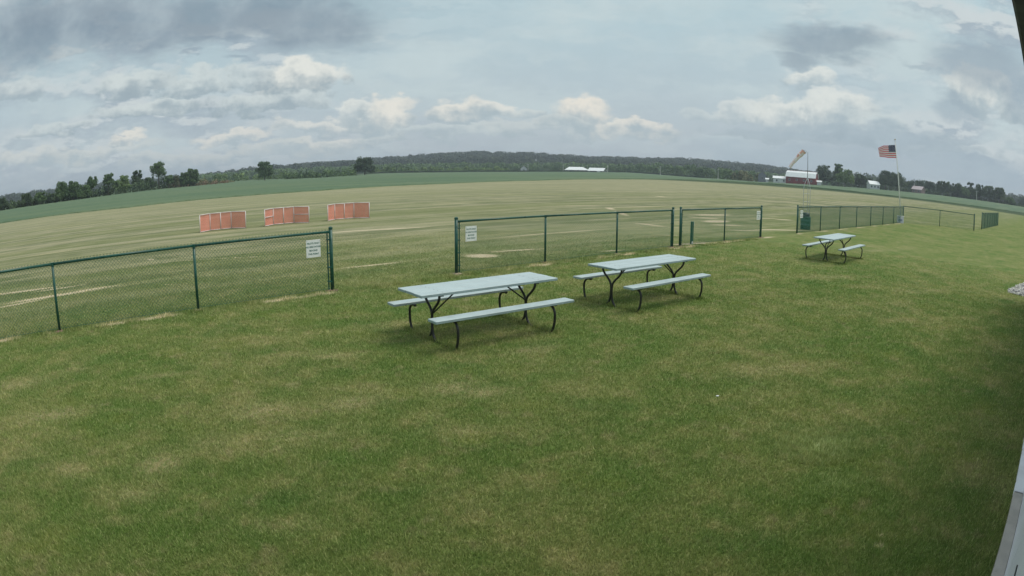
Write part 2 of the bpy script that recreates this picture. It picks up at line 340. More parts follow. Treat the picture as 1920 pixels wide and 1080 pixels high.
def turf_material(name, blades=False):
    m = bpy.data.materials.new(name); m.use_nodes = True; t = NT(m.node_tree); b = t.n['Principled BSDF']
    P = t.node('ShaderNodeNewGeometry').outputs['Position']
    P = t.vec('MULTIPLY', P, (1, 1, 0))
    A = lambda k: t.node('ShaderNodeAttribute', attribute_name=k).outputs['Fac']
    bare, dryA, lawn = A('bare'), A('dry'), A('lawn')
    # frame turned along the runway
    ca = t.vec('DOT_PRODUCT', P, (AX[0], AX[1], 0)); cn = t.vec('DOT_PRODUCT', P, (NX[0], NX[1], 0))
    comb = t.node('ShaderNodeCombineXYZ'); t.put(comb.inputs[0], ca); t.put(comb.inputs[1], cn); Q = comb.outputs[0]
    n1 = t.noise(P, .42, 4, .55); n2 = t.noise(P, 1.7, 4, .6); n3 = t.noise(P, 9, 4, .65); n4 = t.noise(P, 55, 3, .7)
    # lawn
    lush, olive, straw = (.116, .176, .046), (.188, .212, .076), (.350, .300, .165)
    pv = t.math('ADD', t.math('MULTIPLY', n1, .8), t.math('MULTIPLY', n2, .6)); pv = t.math('ADD', pv, t.math('MULTIPLY', n3, .25))
    lc = t.mix(t.ramp(pv, .62, .98), lush, olive)
    lc = t.mix(t.ramp(t.noise(P, .9, 3), .52, .72, 0, .5), lc, (.080, .152, .040))
    sp = t.math('ADD', t.math('ADD', t.math('MULTIPLY', n3, .55), t.math('MULTIPLY', n2, .5)), t.math('MULTIPLY', n1, .35))
    lc = t.mix(t.ramp(sp, .70, .92, 0, .6), lc, straw)
    lc = t.mix(t.ramp(t.noise(t.vec('MULTIPLY', Q, (.9, 2.2, 1)), 1.6, 4, .65), .54, .70, 0, .35), lc, (.30, .27, .14))
    lc = t.mix(t.ramp(t.noise(P, 4.5, 4, .7), .50, .68, 0, .4), lc, (.095, .145, .040))
    lc = t.mix(t.ramp(t.noise(P, 1.25, 4, .6), .54, .70, 0, .55), lc, (.175, .205, .058))
    lc = t.mix(t.ramp(t.noise(P, 2.6, 4, .65), .56, .70, 0, .5), lc, (.27, .235, .135))
    mow = t.noise(t.vec('MULTIPLY', Q, (.05, .62, 1)), 1.0, 2, .5)
    lc = t.mix(t.ramp(mow, .5, .66, 0, .20), lc, (.21, .22, .085))
    lc = t.mix(t.math('MULTIPLY', dryA, t.ramp(t.noise(P, 14, 5, .7), .38, .58, .15, .9)), lc, (.34, .29, .17))
    # mown field beyond the fence: khaki with mowing lines
    l1 = t.noise(t.vec('MULTIPLY', Q, (.035, .85, 1)), 1.0, 3, .5, .1)
    ws = t.noise(P, .12, 2)
    sw = t.math('SINE', t.math('ADD', t.math('MULTIPLY', cn, 6.2832 / 4.4), t.math('MULTIPLY', ws, 9.)))
    l2 = t.noise(t.vec('MULTIPLY', Q, (.02, .25, 1)), 1.0, 3, .6, .2)
    l3 = t.noise(t.vec('MULTIPLY', Q, (.25, 2.6, 1)), 1.0, 3, .6, .3)
    pr = t.node('ShaderNodeVectorRotate', rotation_type='Z_AXIS'); t.put(pr.inputs['Vector'], P); pr.inputs['Angle'].default_value = rad(28); ps_ = t.node('ShaderNodeSeparateXYZ'); t.put(ps_.inputs[0], pr.outputs[0]); sw4 = t.math('SINE', t.math('ADD', t.math('MULTIPLY', ps_.outputs[1], 6.2832 / 7.5), t.math('MULTIPLY', ws, 8.)))
    l4 = t.noise(t.vec('MULTIPLY', pr.outputs[0], (.012, .25, 1)), 1.0, 3, .6, .1)
    sx = t.node('ShaderNodeSeparateXYZ'); t.put(sx.inputs[0], P)
    sidef = t.ramp(sx.outputs[0], 15, 40)
    ll = t.node('ShaderNodeMix', data_type='FLOAT'); t.put(ll.inputs[0], sidef); t.put(ll.inputs[2], l1); t.put(ll.inputs[3], l4); l1 = ll.outputs[0]
    lw = t.node('ShaderNodeMix', data_type='FLOAT'); t.put(lw.inputs[0], sidef); t.put(lw.inputs[2], t.math('MULTIPLY', sw, .5)); t.put(lw.inputs[3], sw4); l1 = t.math('ADD', l1, t.math('MULTIPLY', lw.outputs[0], t.ramp(sx.outputs[0], 10, 40, .07, .15)))
    fc = t.mix(t.ramp(t.math('ADD', t.math('MULTIPLY', l1, .7), t.math('MULTIPLY', n1, .3)), .42, .57), (.168, .180, .104), (.345, .318, .214))
    fc = t.mix(t.ramp(l2, .45, .60, 0, .65), fc, (.185, .205, .090))
    fc = t.mix(t.ramp(l3, .52, .68, 0, .6), fc, (.39, .355, .225))
    fc = t.mix(t.ramp(t.noise(t.vec('MULTIPLY', Q, (.10, 1.5, 1)), 1.0, 4, .6, .4), .60, .70, 0, .6), fc, (.50, .43, .26))
    fc = t.mix(t.ramp(t.noise(t.vec('MULTIPLY', Q, (.3, 1.3, 1)), 1.0, 4, .65, .3), .50, .70, 0, .55), fc, (.12, .16, .06))
    fc = t.mix(t.ramp(n3, .35, .7, 0, .3), fc, (.15, .18, .07))
    near = t.ramp(cn, 26, 13)
    fc = t.mix(t.math('MULTIPLY', near, .5), fc, lc)
    far = t.ramp(cn, 30, 70)
    fc = t.mix(t.math('MULTIPLY', far, .45), fc, (.335, .315, .205))
    # wild ground beyond the crop: darker
    c = t.mix(lawn, fc, lc)
    c = t.mix(t.ramp(t.vec('LENGTH', P), 205, 235, 0, 1), c, (.055, .085, .038))
    c = t.mix(t.math('MULTIPLY', t.math('MULTIPLY', A('tall'), t.ramp(t.noise(P, 7, 5, .7), .38, .60, .15, 1)), .55), c, (.23, .30, .085))
    soil = t.mix(t.noise(P, 6, 4), (.50, .41, .29), (.64, .54, .40))
    c = t.mix(t.math('MULTIPLY', t.ramp(bare, .12, .58), t.ramp(n3, .28, .52, .35, 1)), c, soil)
    if blades:
        ri = t.node('ShaderNodeNewGeometry').outputs['Random Per Island']
        c = t.mix(t.ramp(ri, .80, 1., 0, .45), c, (.40, .38, .22))
        c = t.mix(1, c, t.mix(ri, (1.22, 1.25, 1.18, 1), (2.1, 2.08, 1.85, 1)), 'MULTIPLY')
        c = t.mix(t.math('MULTIPLY', t.math('MULTIPLY', A('tall'), t.ramp(t.noise(P, 7, 5, .7), .38, .60, .2, 1)), .9), c, t.mix(ri, (.30, .40, .12, 1), (.85, .88, .48, 1)))
        b.inputs['Roughness'].default_value = .55; b.inputs['Specular IOR Level'].default_value = .25
        tr = t.node('ShaderNodeBsdfTranslucent'); t.put(tr.inputs[0], c); ms = t.node('ShaderNodeMixShader'); ms.inputs[0].default_value = .3
        t.put(b.inputs['Base Color'], c); t.l.new(b.outputs[0], ms.inputs[1]); t.l.new(tr.outputs[0], ms.inputs[2]); t.l.new(ms.outputs[0], t.n['Material Output'].inputs[0])
    else:
        c = t.mix(1, c, t.mix(t.ramp(n4, .3, .7), (.74, .76, .72, 1), (1.26, 1.24, 1.2, 1)), 'MULTIPLY')
        b.inputs['Roughness'].default_value = .95; b.inputs['Specular IOR Level'].default_value = .1
        bn = t.node('ShaderNodeBump'); bn.inputs['Strength'].default_value = .5; bn.inputs['Distance'].default_value = .03
        t.put(bn.inputs['Height'], t.math('ADD', n4, n3)); t.l.new(bn.outputs[0], b.inputs['Normal'])
        t.put(b.inputs['Base Color'], c)
    return m
turf = turf_material('turf')
g_ = obj('ground', gm, mat=turf); g_['kind'] = 'structure'

# grass blades near the camera, thinning with distance
NB = 1100000
r_ = 2.4 * (25. / 2.4) ** RNG.random(NB) ** .92
az_ = np.radians(RNG.uniform(-63, 62, NB))
bx, by = r_ * np.sin(az_), r_ * np.cos(az_)
tx, ty = onground(1535, 838)[:2]
NTL = 4500
tr_ = np.sqrt(RNG.random(NTL)) * .42; ta_ = RNG.random(NTL) * 6.283
bx = np.concatenate([bx, tx + tr_ * np.cos(ta_) * 1.25]); by = np.concatenate([by, ty + tr_ * np.sin(ta_)])
tall = np.concatenate([np.zeros(NB), np.ones(NTL) * (1 - tr_ / .36 * .6)])
ex = np.zeros(len(bx)); feet = []
for (tx_, ty_, ta2, lx_) in ((-.467, 9.364, 37.0, .86), (2.562, 11.818, 38.1, .95), (10.637, 18.35, 42.0, 1.03)):
    ca_, sa_ = math.cos(rad(ta2)), math.sin(rad(ta2))
    for ex_ in (-lx_, lx_):
        for q_ in np.concatenate([np.linspace(-.72, .72, 13), [-.7, 0, 0, .7]]): feet.append((tx_ + ex_ * ca_ - q_ * sa_, ty_ + ex_ * sa_ + q_ * ca_, .05, 60))
for k_ in range(-6, 40):
    a__ = k_ * .66; n__ = np.interp(a__, [-1, 27.5], [11.72, 12.2]); p_ = ao(a__, n__); feet.append((p_[0], p_[1], .25, 190))
for k_ in range(60): p_ = ao(1.5 + k_ * .28, -.27); feet.append((p_[0], p_[1], .14, 70))
fx_, fy_ = [], []
for (x_, y_, r__, m_) in feet:
    if math.hypot(x_, y_) > 26: continue
    fx_.append(x_ + RNG.normal(0, r__ * (.5 if r__ > .1 else .8), m_)); fy_.append(y_ + RNG.normal(0, r__ * (.5 if r__ > .1 else .8), m_))
fx_, fy_ = np.concatenate(fx_), np.concatenate(fy_)
bx = np.concatenate([bx, fx_]); by = np.concatenate([by, fy_]); tall = np.concatenate([tall, np.zeros(len(fx_))]); ex = np.concatenate([ex, np.ones(len(fx_))])
keep = (bx * NX[0] + by * NX[1] > -.325); bx, by, tall, ex = bx[keep], by[keep], tall[keep], ex[keep]
bb_, bd_, bl_ = fields(bx, by)
keep = RNG.random(len(bx)) > np.clip(bb_ * 1.3 - .1, 0, .9) * (1 - .7 * ex); bx, by, tall, bb_, bd_, bl_, ex = [q[keep] for q in (bx, by, tall, bb_, bd_, bl_, ex)]
fr_ = fresh(bx, by) * RNG.uniform(.2, 1., len(bx)); tall = np.maximum(tall, fr_ * .8)
n_ = len(bx); rr = np.hypot(bx, by)
fade = 1 - sm((rr - 14) / 11)
hgt = RNG.uniform(.018, .040, n_) * (1 - .35 * bd_) * (.35 + .65 * fade) + tall * RNG.uniform(.01, .045, n_) + ex * RNG.uniform(.015, .055, n_)
wid = RNG.uniform(.0018, .0034, n_) * (rr / 3.) ** .75 * .95 + tall * .001
yaw = RNG.random(n_) * 6.283; lean = RNG.uniform(.0, .9, n_); ly = RNG.random(n_) * 6.283
B0 = np.stack([bx, by, np.zeros(n_)], 1); wv_ = np.stack([np.cos(yaw) * wid, np.sin(yaw) * wid, 0 * wid], 1)
tip = B0 + np.stack([np.cos(ly) * lean * hgt, np.sin(ly) * lean * hgt, hgt], 1)
BV = np.stack([B0 - wv_, B0 + wv_, tip], 1).reshape(-1, 3)
bmsh = quick_mesh('grass', BV, np.arange(n_ * 3).reshape(-1, 3), 3)
for k_, a_ in (('bare', bb_), ('dry', bd_), ('lawn', bl_), ('tall', tall)): attr(bmsh, k_, np.repeat(a_, 3))
go = obj('grass', bmsh, mat=turf_material('grass_blades', True)); go['kind'] = 'stuff'; tag(go, 'short mown green and dry lawn grass in front of the building', 'grass'); go['kind'] = 'stuff'

# ------------------------------------------------------------------ soybean field (raised crop canopy)
azs = np.arange(-75, 75.01, .4); ks = np.linspace(0, 1, 40) ** 1.3
r1 = np.interp(azs, A1, R1); r2 = np.interp(azs, AZ, R2)
RRr = r1[:, None] + (r2 - r1)[:, None] * ks[None]
r1w = (RNG.random(len(azs)) - .5) * .5
RRr += r1w[:, None] * (1 - ks[None])
SX = RRr * np.sin(np.radians(azs))[:, None]; SY = RRr * np.cos(np.radians(azs))[:, None]
SZ = ground_z(SX, SY) + CROP + RNG.normal(0, .03, SX.shape)
SZ -= (CROP - .12) * (1 - np.clip((azs[:, None] - 2) / 20, 0, 1)) * np.clip(1 - ks[None] / .12, 0, 1)
top = np.stack([SX, SY, SZ], -1)
foot_ = top[:, :1].copy(); foot_[..., 0] *= .9985; foot_[..., 1] *= .9985; foot_[..., 2] = ground_z(foot_[..., 0], foot_[..., 1]) - .05
shoulder = top[:, :1].copy(); shoulder[..., 2] -= .05; shoulder[..., :2] *= .999
G3 = np.concatenate([foot_, shoulder, top], 1); a_, b_ = G3.shape[:2]; idx = np.arange(a_ * b_).reshape(a_, b_)
Fs = np.stack([idx[:-1, :-1], idx[1:, :-1], idx[1:, 1:], idx[:-1, 1:]], -1).reshape(-1, 4)
sm_ = quick_mesh('soybean_field', G3.reshape(-1, 3), Fs, 4)
m = bpy.data.materials.new('soybean_leaves'); m.use_nodes = True; t = NT(m.node_tree); b = t.n['Principled BSDF']
P = t.node('ShaderNodeNewGeometry').outputs['Position']
Qc = t.node('ShaderNodeCombineXYZ'); t.put(Qc.inputs[0], t.vec('DOT_PRODUCT', P, (AX[0], AX[1], 0))); t.put(Qc.inputs[1], t.vec('DOT_PRODUCT', P, (NX[0], NX[1], 0))); Q = Qc.outputs[0]
c = t.mix(t.ramp(t.noise(t.vec('MULTIPLY', Q, (.02, .12, 1)), 1, 4, .6), .38, .62), (.085, .145, .082), (.13, .18, .10))
c = t.mix(t.ramp(t.noise(t.vec('MULTIPLY', Q, (.05, 1.6, 1)), 1, 3, .6), .35, .65, 0, .35), c, (.16, .21, .115))
c = t.mix(t.ramp(t.noise(P, 2.5, 4, .7), .4, .7, 0, .4), c, (.06, .10, .055))
t.put(b.inputs['Base Color'], c); b.inputs['Roughness'].default_value = .9; b.inputs['Specular IOR Level'].default_value = .15
so_ = obj('soybean_field', sm_, mat=m); so_['kind'] = 'structure'

# ------------------------------------------------------------------ foliage
def leaf_mat(name, c1, c2, c3=None):
    m = bpy.data.materials.new(name); m.use_nodes = True; t = NT(m.node_tree); b = t.n['Principled BSDF']
    g = t.node('ShaderNodeNewGeometry')
    c = t.mix(t.ramp(t.noise(g.outputs['Position'], .35, 3), .35, .65), c1, c2)
    c = t.mix(t.ramp(t.noise(g.outputs['Position'], .05, 2), .35, .65), t.mix(1, c, (.72, .76, .80, 1), 'MULTIPLY'), t.mix(1, c, (1.28, 1.22, 1.15, 1), 'MULTIPLY'))
    c = t.mix(t.ramp(g.outputs['Random Per Island'], .6, 1, 0, .5), c, c3 or tuple(x * 1.45 for x in c2))
    t.put(b.inputs['Base Color'], c); b.inputs['Roughness'].default_value = .7; b.inputs['Specular IOR Level'].default_value = .2
    tr = t.node('ShaderNodeBsdfTranslucent'); t.put(tr.inputs[0], c); ms = t.node('ShaderNodeMixShader'); ms.inputs[0].default_value = .22
    t.l.new(b.outputs[0], ms.inputs[1]); t.l.new(tr.outputs[0], ms.inputs[2]); t.l.new(ms.outputs[0], t.n['Material Output'].inputs[0])
    return m
LEAF = {
    'dark': leaf_mat('foliage_dark', (0.054, 0.092, 0.049), (0.092, 0.135, 0.065)),
    'mid': leaf_mat('foliage_mid', (0.081, 0.140, 0.059), (0.133, 0.203, 0.084)),
    'light': leaf_mat('foliage_light', (0.119, 0.194, 0.069), (0.188, 0.263, 0.100)),
    'olive': leaf_mat('foliage_olive', (0.138, 0.156, 0.075), (0.206, 0.206, 0.106)),
    'rust': leaf_mat('foliage_rust', (0.168, 0.132, 0.084), (0.240, 0.168, 0.108)),
    'forest': leaf_mat('foliage_forest', (0.038, 0.062, 0.040), (0.065, 0.092, 0.054), (0.112, 0.129, 0.078)),
}
BARK = mat('bark', (.10, .085, .07), .9, var=.3, vscale=3)
def leaf_cloud(blobs, per, size, rng, low=-.55, shell=.62, jit=.55):
    """blobs (n,6) centre + radii -> quads laid over uneven ellipsoids"""
    blobs = np.asarray(blobs, float); n = len(blobs); k = per
    C_ = np.repeat(blobs[:, :3], k, 0); Rr = np.repeat(blobs[:, 3:], k, 0); N = n * k
    z = rng.uniform(low, 1, N); ph = rng.random(N) * 6.283; s_ = np.sqrt(1 - z * z)
    D = np.stack([s_ * np.cos(ph), s_ * np.sin(ph), z], 1)
    P = C_ + D * Rr * ((1.22 - shell) + shell * rng.random(N) ** .8)[:, None]
    nn = D + rng.normal(0, jit, (N, 3)); nn /= np.linalg.norm(nn, axis=1)[:, None]
    a = np.cross(nn, rng.normal(0, 1, (N, 3))); a /= np.linalg.norm(a, axis=1)[:, None] + 1e-9; b = np.cross(nn, a)
    sz = (size * rng.uniform(.55, 1.25, N))[:, None]
    q = [P + a * sz, P + b * sz * .7, P - a * sz * .9, P - b * sz * .75]
    return np.stack(q, 1).reshape(-1, 3)
def leaf_mesh(name, blobs, per, size, rng, low=-.55, shell=.62, jit=.55):
    V = leaf_cloud(blobs, per, size, rng, low, shell, jit); return quick_mesh(name, V, np.arange(len(V)).reshape(-1, 4), 4)

def tree(u, vtop, vbase, wpx, D, label, kind='mid', style='dense', group='trees'):
    """a tree whose foot stands D metres away on the line of sight"""
    rng = np.random.default_rng(int(u * 13 + D))
    az = azel(u, vbase)[0]; x, y = polar(az, D); z0 = float(ground_z(x, y))
    ht = H + D * math.tan(rad(azel(u, vtop)[1])) - z0; ht = max(ht, 2.5)
    cw = D * rad(abs(azel(u + wpx / 2, vtop)[0] - azel(u - wpx / 2, vtop)[0])) / 2
    t = thing('tree', label, 'tree', (x, y, z0 - .1), rng.random() * 6.28, group)
    tr = MB(); lean = rng.uniform(-.04, .04, 2) * ht
    th = ht * (.55 if style != 'umbrella' else .62); base_r = .028 * ht
    tr.tube(smooth_path([(0, 0, 0), (lean[0] * .3, lean[1] * .3, th * .5), (lean[0], lean[1], th)], 3), [base_r * (1 - .55 * i / 6) for i in range(7)], 7)
    blobs = []
    zc0 = {'dense': .0, 'bushy': .05, 'airy': .34, 'umbrella': .45}[style]
    nb = {'dense': 60, 'bushy': 52, 'airy': 34, 'umbrella': 34}[style]
    zlo = zc0 * ht - (.06 * ht if style in ('dense', 'bushy') else 0); ec, ez = (zlo + ht) / 2, (ht - zlo) / 2
    for i in range(nb):
        dv = rng.normal(0, 1, 3); dv /= np.linalg.norm(dv)
        if style in ('dense', 'bushy') and dv[2] < -.3: dv[2] *= .5
        q = rng.random() ** .45
        if style in ('dense', 'bushy') and dv[2] < 0:
            hn = np.linalg.norm(dv[:2]) + 1e-6; dv[:2] *= math.sqrt(1 - .35 * dv[2] ** 2) / hn
        br = cw * rng.uniform(.16, .36) * (1.0 if style in ('airy', 'umbrella') else 1.)
        br = min(br, ht * .16)
        if i < 4: dv = np.array([math.cos(i * 1.9 + u) * .55, math.sin(i * 1.9 + u) * .55, rng.uniform(.75, .95)]); q = 1.; br *= .8
        wob = 1 + .18 * math.sin(3 * math.atan2(dv[1], dv[0]) + u)
        c = (dv[0] * q * (cw - br * .8) * wob + lean[0] * .6, dv[1] * q * (cw - br * .8) * wob + lean[1] * .6, ec + dv[2] * q * (ez - br * .7))
        f = c[2] / ht
        blobs.append((*c, br, br, br * rng.uniform(.7, .95)))
        if i % (5 if style in ('dense', 'bushy') else 2) == 0:
            s0 = .3 + .3 * f if style != 'umbrella' else .5
            a0 = np.array([lean[0] * .6, lean[1] * .6, min(th * .95, ht * s0)]); e0 = np.array(c); mid = (a0 + e0) / 2 + np.array([0, 0, .04 * ht])
            tr.tube([a0, mid, e0], [base_r * .42, base_r * .28, base_r * .1], 5)
    if style in ('dense', 'bushy'):
        blobs.append((lean[0] * .5, lean[1] * .5, ht * .5, cw * .48, cw * .48, ht * .26))
    tr.build('trunk', BARK, t, True)
    size = max(.16, min(.42, D * .0010))
    per = int(np.clip(60 * (cw * .26 / (size * 1.6)) ** 2, 36, 120))
    obj('crown', leaf_mesh('crown', blobs, per, size, rng, -.9), t, LEAF[kind])
    return t

def band(name, label, cat, pts, kind, per=46, size=.6, step=3.2, depth=8, fill=2, seed=1, kind_='stuff'):
    """a mass of brush or wood that reads as one: pts = (u, vtop, D) along it"""
    rng = np.random.default_rng(seed); blobs = []
    P = [(azel(u, vt)[0], azel(u, vt)[1], D) for u, vt, D in pts]
    azp = [p[0] for p in P]; L = rad(azp[-1] - azp[0]) * np.mean([p[2] for p in P]); n = int(L / step)
    for i in range(n):
        for k in range(fill):
            az = azp[0] + (azp[-1] - azp[0]) * (i + rng.random()) / n
            el = np.interp(az, azp, [p[1] for p in P]); D = np.interp(az, azp, [p[2] for p in P]) + rng.uniform(0, depth) + k * depth * .5
            x, y = polar(az, D); z0 = float(ground_z(x, y)); hh = (H + D * math.tan(rad(el)) - z0) * rng.uniform(.62, 1.06)
            if hh < .6: hh = .6
            rw = max(hh * .42, step * .55) * rng.uniform(.7, 1.2)
            blobs.append((x, y, z0 + hh * .45, rw, rw, hh * .55))
            if hh > 5: blobs.append((x + rng.uniform(-1, 1), y + rng.uniform(-1, 1), z0 + hh * .78, rw * .6, rw * .6, hh * .24))
    o = obj(name, leaf_mesh(name, blobs, per, size, rng, -.75), None, LEAF[kind]); tag(o, label, cat); o['kind'] = kind_; return o

# far wooded ridge
rng = np.random.default_rng(5); bl = []
for i in range(5200):
    az = rng.uniform(-64, 64); r = rng.choice([rng.uniform(900, 1350), rng.uniform(1250, 1420)], p=[.62, .38])
    x, y = polar(az, r); z = float(ground_z(x, y)); hh = rng.uniform(9, 17.5); rw = rng.uniform(5, 9.5)
    if np.interp(az, AR, ER) < .5: hh *= .8
    bl.append((x, y, z + hh - rw * .72, rw, rw, rw * .75))
fo = obj('forest', leaf_mesh('forest', bl, 60, 1.8, rng, -.25, .2, .28), None, LEAF['forest']); tag(fo, 'dark wooded ridge along the horizon behind the fields', 'forest'); fo['kind'] = 'stuff'
rng = np.random.default_rng(6); bl = []
for i in range(1300):
    az = rng.uniform(-30, 30); r = rng.uniform(700, 900)
    x, y = polar(az, r); z = float(ground_z(x, y)); hh = rng.uniform(5, 10.5); rw = rng.uniform(3.5, 6.5)
    bl.append((x, y, z + hh - rw * .8, rw, rw, rw * .85))
fo = obj('woodland', leaf_mesh('woodland', bl, 50, 1.4, rng, -.5, .25, .3), None, LEAF['mid']); tag(fo, 'greener woodland edge below the dark wooded ridge', 'woodland'); fo['kind'] = 'stuff'
band('hedgerow', 'dark brush under the row of trees on the left', 'brush', [(-40, 372, 222), (40, 376, 222), (100, 360, 225), (150, 353, 228), (205, 346, 240), (260, 339, 262), (310, 332, 292), (372, 330, 300)], 'dark', 50, .55, 2.6, 8, 3, 11)
band('hedgerow', 'olive and reddish brush right of the left tree row', 'brush', [(365, 334, 320), (395, 336, 330), (438, 338, 350)], 'olive', 46, .5, 2.6, 8, 3, 12)
band('hedgerow', 'low rust coloured weeds at the field edge by the left trees', 'weeds', [(318, 342, 296), (345, 341, 298), (430, 337, 330)], 'rust', 36, .4, 2.4, 4, 2, 13)
band('hedgerow', 'pale green low brush left of the lone leaning tree', 'brush', [(395, 328, 420), (440, 326, 430), (500, 325, 430), (560, 322, 420)], 'light', 46, .7, 4, 14, 2, 14)
band('hedgerow', 'bright green bushes between the two lone trees', 'brush', [(530, 322, 345), (580, 321, 345), (625, 318, 350), (665, 315, 365)], 'mid', 50, .6, 3, 10, 3, 15)
band('hedgerow', 'light green bushes right of the second lone tree', 'brush', [(700, 314, 500), (760, 313, 520), (850, 313, 540), (960, 312, 580)], 'light', 46, .9, 5, 14, 2, 16)
band('hedgerow', 'green willows below the ridge right of the white sheds', 'brush', [(1140, 311, 640), (1180, 306, 620), (1240, 306, 600), (1300, 310, 540), (1370, 318, 480), (1415, 322, 480)], 'mid', 46, .9, 4.5, 22, 3, 17)
band('hedgerow', 'olive bushes left of the grey gabled shed', 'brush', [(1372, 320, 465), (1400, 322, 465), (1424, 326, 465)], 'olive', 46, .7, 3.5, 10, 2, 18)
band('hedgerow', 'dark brush line under the right hand row of trees', 'brush', [(1560, 338, 500), (1640, 344, 500), (1700, 350, 500), (1780, 360, 500), (1860, 372, 500), (1930, 384, 500), (2010, 398, 500)], 'dark', 50, .75, 3.4, 10, 2, 19)
band('hedgerow', 'distant dark wood behind the white houses on the right', 'wood', [(1540, 318, 760), (1620, 326, 760), (1700, 338, 760), (1760, 344, 760), (1800, 350, 760)], 'dark', 46, 1.3, 6, 30, 3, 20)

def corn():
    az = np.arange(-13.5, 17.6, .5); mb = MB()
    for side, (dr0, dr1) in (('c', (6, 70)),):
        L0 = [polar(a, np.interp(a, AZ, R2) + dr0) for a in az]; L1 = [polar(a, np.interp(a, AZ, R2) + dr1) for a in az]
        for i in range(len(az) - 1):
            q = [L0[i], L0[i + 1], L1[i + 1], L1[i]]
            zt = [float(ground_z(*p)) + 1.75 + .12 * math.sin(i * 1.7 + k) for k, p in enumerate(q)]
            mb.face([(*p, z) for p, z in zip(q, zt)])
            mb.face([(*q[0], float(ground_z(*q[0])) - .1), (*q[1], float(ground_z(*q[1])) - .1), (*q[1], zt[1]), (*q[0], zt[0])])
    o = mb.build('corn_field', mat('corn_leaves', (.034, .062, .030), .9, var=.4, vscale=.3)); o['kind'] = 'structure'
corn()

LG, CG, RG = 'trees along the left field edge', 'lone trees before the ridge', 'trees around the farm on the right'
for a_ in [
    (2, 369, 393, 34, 222, 'dark round tree cut off by the left picture edge', 'dark', 'bushy', LG),
    (48, 361, 388, 28, 222, 'low dark tree second from the left in the left row', 'dark', 'bushy', LG),
    (76, 359, 385, 26, 223, 'small dark tree left of the tallest clump in the left row', 'mid', 'bushy', LG),
    (98, 361, 380, 20, 224, 'smallest bushy tree just left of the big leafy clump', 'dark', 'bushy', LG),
    (116, 338, 377, 30, 225, 'tall leafy tree with two pointed tops in the left row', 'mid', 'dense', LG),
    (138, 338, 374, 34, 228, 'broad tree at the middle of the left clump', 'mid', 'dense', LG),
    (158, 345, 372, 30, 232, 'lower tree between the broad tree and the open one', 'mid', 'dense', LG),
    (173, 330, 370, 26, 236, 'open airy tree with sky showing under its crown', 'mid', 'umbrella', LG),
    (203, 324, 366, 26, 245, 'slim tree alone in a gap of the left row', 'mid', 'airy', LG),
    (217, 338, 364, 18, 250, 'small sapling leaning beside the slim gap tree', 'mid', 'airy', LG),
    (232, 328, 362, 28, 262, 'light green rounded tree in the left row', 'light', 'dense', LG),
    (257, 318, 358, 24, 280, 'tall dark topped tree right of the light green one', 'dark', 'dense', LG),
    (280, 331, 356, 26, 285, 'low round tree left of the tallest tree', 'dark', 'bushy', LG),
    (298, 303, 352, 36, 290, 'tallest tree of the left row with a forked trunk', 'mid', 'umbrella', LG),
    (316, 328, 350, 20, 292, 'thin small tree right of the forked trunk tree', 'mid', 'airy', LG),
    (330, 328, 350, 14, 294, 'narrow bush like tree among the reddish weeds', 'olive', 'bushy', LG),
    (346, 321, 348, 20, 296, 'left half of the pair of trees ending the left row', 'mid', 'dense', LG),
    (362, 314, 346, 26, 298, 'right and taller tree of the pair ending the left row', 'mid', 'dense', LG),
    (476 + 20, 300, 338, 36, 330, 'lone leaning tree with a notch in its left side', 'mid', 'dense', CG),
    (684, 293, 327, 42, 375, 'lone dark broad tree right of the bright bushes', 'dark', 'dense', CG),
    (1545, 308, 342, 36, 460, 'dark tall tree right of the red barn', 'dark', 'dense', RG),
    (1571, 306, 348, 24, 462, 'high topped tree behind the big light green tree', 'mid', 'dense', RG),
    (1584, 316, 350, 40, 440, 'big light green bushy tree right of the barn', 'light', 'bushy', RG),
    (1612, 325, 349, 30, 470, 'dark low tree left of the white farmhouse', 'dark', 'bushy', RG),
    (1630, 333, 348, 16, 500, 'small far tree behind the white farmhouse', 'dark', 'bushy', RG),
    (1660, 319, 352, 36, 455, 'left part of the huge dark tree by the flagpole', 'dark', 'bushy', RG),
    (1682, 322, 354, 40, 458, 'right part of the huge dark tree behind the flagpole', 'dark', 'bushy', RG),
    (1708, 339, 352, 20, 520, 'low tree left of the pink roofed house', 'dark', 'bushy', RG),
    (1724, 337, 354, 20, 560, 'dark tree directly behind the pink roofed house', 'dark', 'bushy', RG),
    (1743, 339, 358, 24, 540, 'round tree right of the pink roofed house', 'dark', 'dense', RG),
    (1762, 338, 362, 18, 520, 'narrow upright tree left of the middle clump', 'dark', 'dense', RG),
    (1774, 339, 364, 18, 520, 'second narrow upright tree beside its twin', 'dark', 'dense', RG),
    (1792, 342, 368, 28, 500, 'large round tree in the middle of the right row', 'dark', 'bushy', RG),
    (1808, 350, 369, 24, 498, 'greener tree in front of the right row', 'mid', 'bushy', RG),
    (1820, 341, 372, 20, 505, 'pointed tree rising highest in the right row', 'dark', 'dense', RG),
    (1836, 345, 375, 26, 502, 'tree behind the pale utility pole on the right', 'dark', 'bushy', RG),
    (1854, 347, 378, 28, 500, 'rounded tree right of the pale utility pole', 'dark', 'bushy', RG),
    (1874, 351, 383, 28, 498, 'last tall tree at the end of the right row', 'dark', 'bushy', RG),
    (1893, 369, 387, 22, 500, 'low tree trailing after the end of the right row', 'mid', 'bushy', RG),
    (1917, 369, 390, 20, 640, 'bluish distant tree at the right picture edge', 'dark', 'bushy', RG),
]: tree(*a_[:5], *a_[5:])

